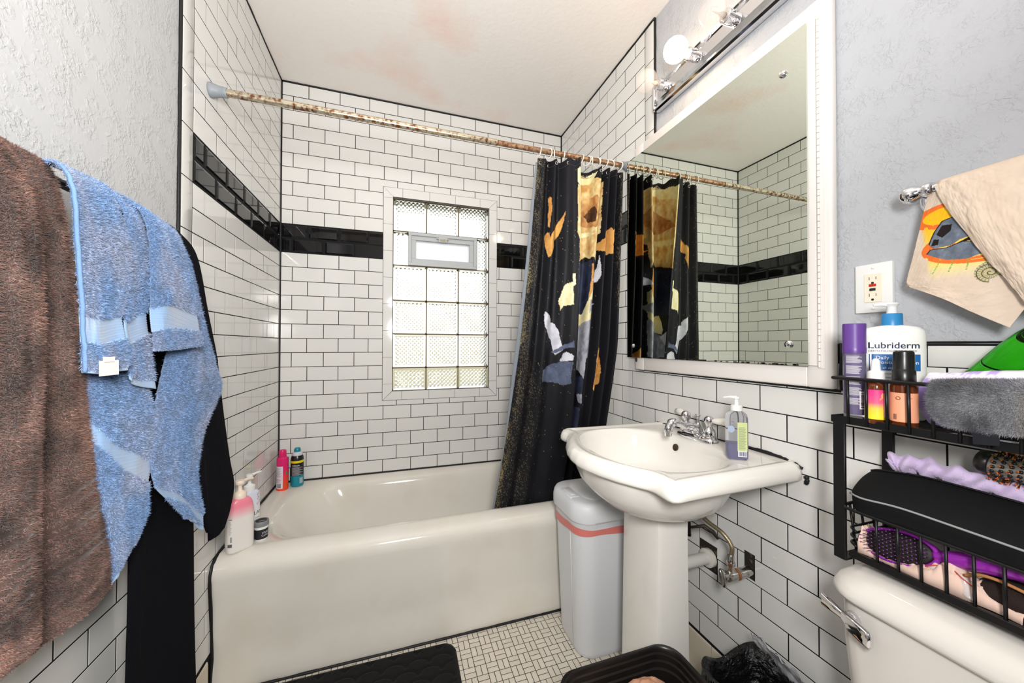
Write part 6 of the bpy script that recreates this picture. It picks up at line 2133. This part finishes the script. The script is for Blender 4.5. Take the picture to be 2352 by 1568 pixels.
v, f = lathe([(0.0195, 0.186), (0.0200, 0.189), (0.0195, 0.204), (0.0150, 0.208), (0.0085, 0.212), (0.0070, 0.214), (0.0065, 0.232), (0.0130, 0.234), (0.0150, 0.238), (0.0150, 0.246), (0.0135, 0.249)], 28)
pm = MB().add(v, f)
dd = Vector((0.5, 0.87, 0)).normalized()
pm.add(*tube([(0, 0, 0.242), tuple(dd * 0.03 + Vector((0, 0, 0.243))), tuple(dd * 0.05 + Vector((0, 0, 0.239)))], [0.0075, 0.0055, 0.0045], 12))
pm.build('pump', 'pump_cream', pw, flat_angle=50)
# printed panel on the narrow side
def pside(a, b_, off=0.0004):
    return tuple(ww * (-0.040 + abs(a) * 0.05 - off) + nn * (0.006 + a) + Vector((0, 0, b_)))
ll = Vector((ww * -0.6 + nn * 0.8)).normalized()
def pcorner(a, b_):
    # around the left front corner
    t = math.radians(148 - a)
    q = pring(0.0424, 0.0259, b_)
    c, s = math.cos(t), math.sin(t)
    return tuple(ww * (0.0424 * math.copysign(abs(c) ** 0.62, c)) + nn * (0.0259 * math.copysign(abs(s) ** 0.62, s)) + Vector((0, 0, b_)))
def crect(a0, a1, b0, b1):
    v, f = [], []
    for i in range(7):
        a = a0 + (a1 - a0) * i / 6
        v += [pcorner(a, b0), pcorner(a, b1)]
    for i in range(6):
        f.append((2 * i, 2 * i + 2, 2 * i + 3, 2 * i + 1))
    return v, f
b = MB()
b.add(*crect(-10, 22, 0.026, 0.037))
for k in range(8):
    b.add(*crect(10 + k * 1.6, 10.9 + k * 1.6, 0.043, 0.062))
b.add(*crect(0, 22, 0.122, 0.1245))
for k in range(14):
    b.add(*crect(0, 12 + 8 * ((k * 5) % 4) / 3, 0.070 + k * 0.0034, 0.0707 + k * 0.0034))
o = b.build('print', mat('ink_grey', (92, 92, 96), rough=0.6), pw, smooth=False)
o['kind'] = 'stuff'

ol = thing('white_pump_bottle', 'white and lilac pump bottle standing behind the pink body wash', 'bottle', loc=(0.060, -0.572, 0.4636))
n3 = Vector((0.80, -0.60, 0)).normalized()
w3 = Vector((0.60, 0.80, 0)).normalized()
def oring(hw, hd, z, n=36, p=0.6, sh=0.0):
    return [tuple(w3 * (hw * math.copysign(abs(math.cos(t)) ** p, math.cos(t)) + sh) + n3 * (hd * math.copysign(abs(math.sin(t)) ** p, math.sin(t))) + Vector((0, 0, z))) for t in [2 * math.pi * k / n for k in range(n)]]
prof = [(0.030, 0.020, 0.0), (0.033, 0.0225, 0.004), (0.034, 0.023, 0.02), (0.0345, 0.023, 0.11), (0.034, 0.0225, 0.15), (0.031, 0.021, 0.166), (0.022, 0.018, 0.174), (0.016, 0.015, 0.176)]
v, f = loft([oring(*q) for q in catmull(prof, 3)])
me = bpy.data.meshes.new('body')
me.from_pydata(v, [], f)
zz = np.array([p[2] for p in v])
set_col(me, lerp3((240, 238, 238), (214, 218, 236), np.clip((zz - 0.10) / 0.08, 0, 1)))
link_mesh('body', me, 'wash_pink', ol, True, None, 60)
v, f = lathe([(0.0190, 0.174), (0.0195, 0.178), (0.0190, 0.194), (0.0120, 0.198), (0.0060, 0.202), (0.0055, 0.224), (0.0110, 0.226), (0.0120, 0.232), (0.0110, 0.237)], 24)
pm = MB().add(v, f)
pm.add(*tube([(0, 0, 0.232), tuple(w3 * 0.028 + Vector((0, 0, 0.234))), tuple(w3 * 0.046 + Vector((0, 0, 0.234)))], [0.006, 0.0045, 0.0035], 10))
pm.build('pump', 'white_plastic', ol, flat_angle=50)
def oface(a, b_, off=0.0004):
    hd = 0.023 * max(0.0, 1 - (abs(a) / 0.0345) ** (2 / 0.6)) ** 0.3
    return tuple(w3 * a + n3 * (hd + off) + Vector((0, 0, b_)))
put_text('brand_lettering', 'OLAY', 0.019, lambda x, y: oface(x - 0.014, y + 0.082 ), 'ink_navy', ol)
put_text('small_lettering', 'fresh outlast', 0.0075, lambda x, y: oface(x - 0.012, y + 0.066), 'ink_navy', ol)
b = MB()
for k in range(16):
    a0, b0 = 0.012 + 0.012 * random.random(), 0.115 + 0.045 * random.random()
    s = 0.0022
    b.add([oface(a0, b0), oface(a0 + s, b0 + s * 0.5), oface(a0 + s * 0.6, b0 + s * 1.8), oface(a0 - s * 0.4, b0 + s)], [(0, 1, 2, 3)])
o = b.build('flower_print', mat('print_plum', (150, 120, 160), rough=0.6), ol, smooth=False)
o['kind'] = 'stuff'

jr = thing('hair_mask_jar', 'small white jar with a grey lid and black label on the tub rim', 'jar', loc=(0.113, -0.612, 0.4622))
v, f = lathe([(0.0195, 0), (0.0215, 0.002), (0.0225, 0.050), (0.0225, 0.056)], 32)
jb = MB().add(v, f).build('body', 'bottle_white', jr, flat_angle=50)
v, f = lathe([(0.0248, 0.054), (0.0252, 0.056), (0.0252, 0.070), (0.0240, 0.072), (0.0200, 0.0722), (0.0195, 0.0712)], 36)
jl = MB().add(v, f).build('lid', mat('lid_grey', (128, 130, 132), rough=0.4), jr, flat_angle=40)
v, f = lathe([(0.0185, 0.0712), (0.0183, 0.0719)], 32)
MB().add(v, f).build('lid_label', 'print_black', jl, smooth=False)
JD = math.atan2(-2.21 + 0.612, 0.605 - 0.113)
jlab = MB().add(*cyl_patch(0.0219, JD - 1.7, JD + 1.7, 0.008, 0.044, 28, r1=0.0227)).build('label', 'print_black', jb)
def jmap(a, z0):
    return lambda x, y: ((0.0224 + 0.018 * 0) * math.cos(JD + a + x / 0.0224), 0.0224 * math.sin(JD + a + x / 0.0224), z0 + y)
def jtext(s, size, a, z0):
    fn = lambda x, y: ((0.0224 + (z0 + y) * 0.012) * math.cos(JD + a + x / 0.0224), (0.0224 + (z0 + y) * 0.012) * math.sin(JD + a + x / 0.0224), z0 + y)
    return put_text('lettering', s, size, fn, 'print_white', jlab)
jtext('VIVID', 0.0105, 0.10, 0.027)
jtext('Colour', 0.0095, 0.05, 0.018)
put_text('lettering', 'VIVID', 0.0085, lambda x, y: (-0.004 + x * math.cos(JD + math.pi / 2) - y * math.cos(JD), -0.012 + x * math.sin(JD + math.pi / 2) - y * math.sin(JD), 0.0722), 'print_white', jl)

# shaving gel cans in the back corner
def spray(name, label, loc, r, prof, parts):
    t = thing(name, label, 'can', None, loc)
    for nm, m_, pr in parts:
        v, f = lathe([(a * r / 0.025, z) for a, z in pr], 36)
        MB().add(v, f).build(nm, m_, t, flat_angle=45)
    return t
mat('can_pink', attr='Col', rough=0.25)
pk = thing('pink_spray_can', 'hot pink and orange spray can in the back corner of the tub', 'can', None, (0.047, -0.100, 0.4646))
prof = [(0.0245, 0.0), (0.0265, 0.003), (0.0265, 0.145), (0.0250, 0.155), (0.0190, 0.163), (0.0165, 0.166)]
v, f = lathe([tuple(p)[:2] for p in catmull([(a, b_, 0) for a, b_ in prof], 5)], 36)
me = bpy.data.meshes.new('body')
me.from_pydata(v, [], f)
zz = np.array([p[2] for p in v])
set_col(me, lerp3((240, 76, 44), (226, 34, 112), np.clip((zz - 0.045) / 0.06, 0, 1)))
link_mesh('body', me, 'can_pink', pk, True, None, 60)
v, f = lathe([(0.0165, 0.164), (0.0170, 0.166), (0.0165, 0.196), (0.0150, 0.200), (0.010, 0.2015)], 28)
MB().add(v, f).build('cap', mat('cap_pink', (226, 32, 112), rough=0.3), pk, flat_angle=45)
KD = math.atan2(-2.2 + 0.1, 0.605 - 0.047)
lp2 = MB().add(*cyl_patch(0.0267, KD - 1.45, KD + 0.05, 0.010, 0.122, 20)).build('label', 'print_white', pk)
b = MB()
for k in range(26):
    if 6 < k < 10:
        continue
    b.add(*cyl_patch(0.0269, KD - 1.35, KD - 0.15 - 0.12 * ((k * 7) % 4), 0.040 + k * 0.003, 0.0408 + k * 0.003, 8))
for k in range(9):
    b.add(*cyl_patch(0.0269, KD - 0.95, KD - 0.25, 0.014 + k * 0.0024, 0.0152 + k * 0.0024 + 0.0003 * (k % 3), 6))
o = b.build('print', 'print_black', lp2, smooth=False)
o['kind'] = 'stuff'
MB().add(*cyl_patch(0.0269, KD + 0.55, KD + 0.80, 0.078, 0.094, 4)).build('clover_print', mat('print_green', (60, 150, 50), rough=0.4), pk, smooth=False)

gl = thing('shaving_gel_can', 'black and teal shaving gel can with a yellow band in the tub corner', 'can', None, (0.105, -0.062, 0.4646))
mat('can_teal', (18, 140, 158), rough=0.3)
v, f = lathe([(0.0285, 0.0), (0.0305, 0.003), (0.0305, 0.055)], 40)
MB().add(v, f).build('body_lower', 'can_teal', gl, flat_angle=45)
v, f = lathe([(0.0305, 0.055), (0.0305, 0.135), (0.0290, 0.148), (0.0245, 0.160)], 40)
MB().add(v, f).build('body_upper', mat('can_black', (28, 28, 30), rough=0.25), gl, flat_angle=45)
v, f = lathe([(0.0308, 0.122), (0.0308, 0.134)], 40, cap0=False, cap1=False)
MB().add(v, f).build('band', mat('band_yellow', (232, 216, 30), rough=0.4), gl)
v, f = lathe([(0.0250, 0.158), (0.0250, 0.165), (0.0225, 0.172), (0.0170, 0.177)], 36)
MB().add(v, f).build('collar', mat('collar_silver', (206, 210, 218), rough=0.35), gl, flat_angle=45)
v, f = lathe([(0.0145, 0.175), (0.0155, 0.178), (0.0150, 0.190), (0.0120, 0.196), (0.0050, 0.198)], 28)
MB().add(v, f).build('cap', 'can_teal', gl, flat_angle=45)
GD = math.atan2(-2.2 + 0.06, 0.605 - 0.105)
def gtext(s, size, a, z0, m_='print_white'):
    put_text('lettering', s, size, lambda x, y: (0.0308 * math.cos(GD + a + x / 0.0308), 0.0308 * math.sin(GD + a + x / 0.0308), z0 + y), m_, gl)
gtext('Gillette', 0.0125, -0.85, 0.106)
b = MB()
for k in range(14):
    b.add(*cyl_patch(0.0308, GD - 0.9, GD + 0.9 - 0.2 * ((k * 5) % 4), 0.058 + k * 0.0032, 0.0588 + k * 0.0032, 8))
for k in range(12):
    b.add(*cyl_patch(0.0308, GD + 0.35, GD + 0.95, 0.016 + k * 0.0024, 0.0172 + k * 0.0024, 5))
o = b.build('print', 'print_white', gl, smooth=False)
o['kind'] = 'stuff'

# ------------------------------------------------------------------ bath mat
bmth = thing('bath_mat', 'black plush quilted bath mat on the floor in front of the tub', 'bath mat')
def rr(x, y, hx, hy, r):
    dx = np.maximum(np.abs(x) - hx + r, 0)
    dy = np.maximum(np.abs(y) - hy + r, 0)
    return np.hypot(dx, dy) - r + np.minimum(np.maximum(np.abs(x) - hx + r, np.abs(y) - hy + r), 0)
nu, nv = 170, 120
u = np.linspace(-1, 1, nu)[:, None] * np.ones((1, nv))
v = np.linspace(-1, 1, nv)[None, :] * np.ones((nu, 1))
hx, hy, r = 0.36, 0.25, 0.05
# map the square grid to a rounded rectangle
X, Y = u * hx, v * hy
cxn = np.clip((np.abs(u) * hx - (hx - r)) / r, 0, 1)
cyn = np.clip((np.abs(v) * hy - (hy - r)) / r, 0, 1)
fac = np.where((cxn > 0) & (cyn > 0), np.maximum(cxn, cyn) / (np.hypot(cxn, cyn) + 1e-9), 1.0)
X = np.sign(u) * np.where((cxn > 0) & (cyn > 0), hx - r + r * cxn * fac, np.abs(X))
Y = np.sign(v) * np.where((cxn > 0) & (cyn > 0), hy - r + r * cyn * fac, np.abs(Y))
dist = -rr(X, Y, hx, hy, r)
sc_ = 0.085
row = np.floor(Y / sc_ * 2)
qx = ((X / sc_ + 0.5 * (row % 2)) % 1) - 0.5
qy = (Y / sc_ * 2) % 1
quilt = np.abs(np.hypot(qx * 1.0, qy * 0.9 - 0.05) - 0.48)
Z = 0.004 + 0.013 * np.clip(dist / 0.018, 0, 1) ** 0.5 - 0.006 * np.exp(-(quilt / 0.06) ** 2) * (dist > 0.02) + 0.001 * fbm(X * 150, Y * 150, 3)
cm_ = (0.470, -1.0)
ang = -0.012
Xw = cm_[0] + X * math.cos(ang) - Y * math.sin(ang)
Yw = cm_[1] + X * math.sin(ang) + Y * math.cos(ang)
Pm = np.stack([Xw, Yw, Z], -1)
mat('mat_black', (13, 13, 14), rough=0.85, spec=0.3, sheen=0.05)
grid_mesh('top', Pm, 'mat_black', bmth)
Bm = Pm.copy()
Bm[..., 2] = 0.0012
grid_mesh('backing', Bm, 'mat_black', bmth)

# ------------------------------------------------------------------ black wastebasket with a paper bag, and a second lined bin
wb = thing('black_wastebasket', 'open black plastic wastebasket with a ribbed rim in front of the sink', 'wastebasket')
mat('bin_black', (24, 22, 21), rough=0.3, spec=0.5)
wc = (1.172, -1.492)
def wring(hx, hy, z, r=0.055):
    return [(p[0], p[1], z) for p in rrect_ring(wc[0] - hx, wc[0] + hx, wc[1] - hy, wc[1] + hy, r, z, 10)]
prof = [(0.135, 0.090, 0.001), (0.140, 0.095, 0.006), (0.160, 0.110, 0.29), (0.164, 0.113, 0.30), (0.164, 0.113, 0.310), (0.168, 0.116, 0.313), (0.168, 0.116, 0.324), (0.173, 0.120, 0.328), (0.173, 0.120, 0.340), (0.180, 0.126, 0.344), (0.183, 0.128, 0.352), (0.181, 0.126, 0.359), (0.174, 0.120, 0.360), (0.1715, 0.1175, 0.357), (0.1705, 0.1165, 0.347), (0.1660, 0.1120, 0.345), (0.1650, 0.1110, 0.333), (0.1605, 0.1065, 0.331), (0.1595, 0.1055, 0.317), (0.1550, 0.1010, 0.315), (0.145, 0.095, 0.12), (0.13, 0.085, 0.02)]
MB().add(*loft([wring(*q) for q in prof])).build('body', 'bin_black', wb, flat_angle=45)
pg = thing('paper_bag', 'crumpled brown paper inside the black wastebasket', 'paper bag')
nu, nv = 60, 60
u = np.linspace(-1, 1, nu)[:, None] * np.ones((1, nv))
v = np.linspace(-1, 1, nv)[None, :] * np.ones((nu, 1))
Zp = 0.12 + 0.222 * np.clip(1 - (np.abs(u) ** 4 + np.abs(v) ** 4) * 0.85, 0, 1) ** 0.4 + 0.03 * (fbm(u * 2, v * 2, 9) - 0.5) + 0.03 * np.abs(fbm(u * 2.2, v * 2.2, 19) - 0.5)
Pp = np.stack([wc[0] + 0.030 + u * 0.105, wc[1] + 0.026 + v * 0.072, Zp], -1)
grid_mesh('paper', Pp, mat('kraft', (190, 140, 112), rough=0.8), pg, None, thick=0.001)

b2 = thing('lined_bin', 'black bin lined with a shiny black bag between the sink and toilet', 'bin')
wc2 = (1.512, -1.518)
def wring2(hx, hy, z, r=0.05, jit=0.0):
    ps = rrect_ring(wc2[0] - hx, wc2[0] + hx, wc2[1] - hy, wc2[1] + hy, r, z, 10)
    return [(p[0] + jit * math.sin(i * 0.42 + z * 90), p[1] + jit * math.cos(i * 0.31 + z * 70), z + jit * 1.6 * math.sin(i * 0.23 + 1.0) + jit * 0.7 * math.sin(i * 0.61)) for i, p in enumerate(ps)]
prof = [(0.085, 0.075, 0.001), (0.09, 0.08, 0.006), (0.108, 0.098, 0.30), (0.112, 0.102, 0.312), (0.106, 0.096, 0.312), (0.085, 0.075, 0.02)]
MB().add(*loft([wring2(*q) for q in prof])).build('body', 'bin_black', b2, flat_angle=45)
mat('bag_black', (14, 14, 15), rough=0.16, spec=0.6, bump=(55, 1.0, 0.012))
rings = [wring2(0.117, 0.107, 0.22, 0.05, 0.002), wring2(0.117, 0.107, 0.27, 0.05, 0.003), wring2(0.118, 0.108, 0.31, 0.05, 0.004), wring2(0.114, 0.104, 0.328, 0.05, 0.005), wring2(0.102, 0.092, 0.322, 0.05, 0.005), wring2(0.095, 0.085, 0.27, 0.05, 0.006), wring2(0.08, 0.07, 0.18, 0.05, 0.008), wring2(0.03, 0.03, 0.13, 0.02, 0.006)]
MB().add(*loft(rings, True, False, True)).build('bag', 'bag_black', b2)
# clear plastic sheet stuffed at the wall side of the bag
u = np.linspace(0, 1, 50)[:, None] * np.ones((1, 26))
v = np.linspace(0, 1, 26)[None, :] * np.ones((50, 1))
fn_ = fbm(u * 9, v * 6, 4)
Pc = np.stack([1.578 + 0.056 * v ** 0.8 + 0.016 * (fn_ - 0.5), -1.430 - 0.165 * u + 0.012 * (fbm(u * 6, v * 9, 14) - 0.5), 0.385 - 0.13 * v ** 1.3 + 0.030 * (fbm(u * 8, v * 3, 6) - 0.5) - 0.02 * u], -1)
grid_mesh('clear_film', Pc, mat('film_clear', (224, 224, 228), rough=0.12, alpha=0.5, spec=0.9), b2, None, thick=0.0004)
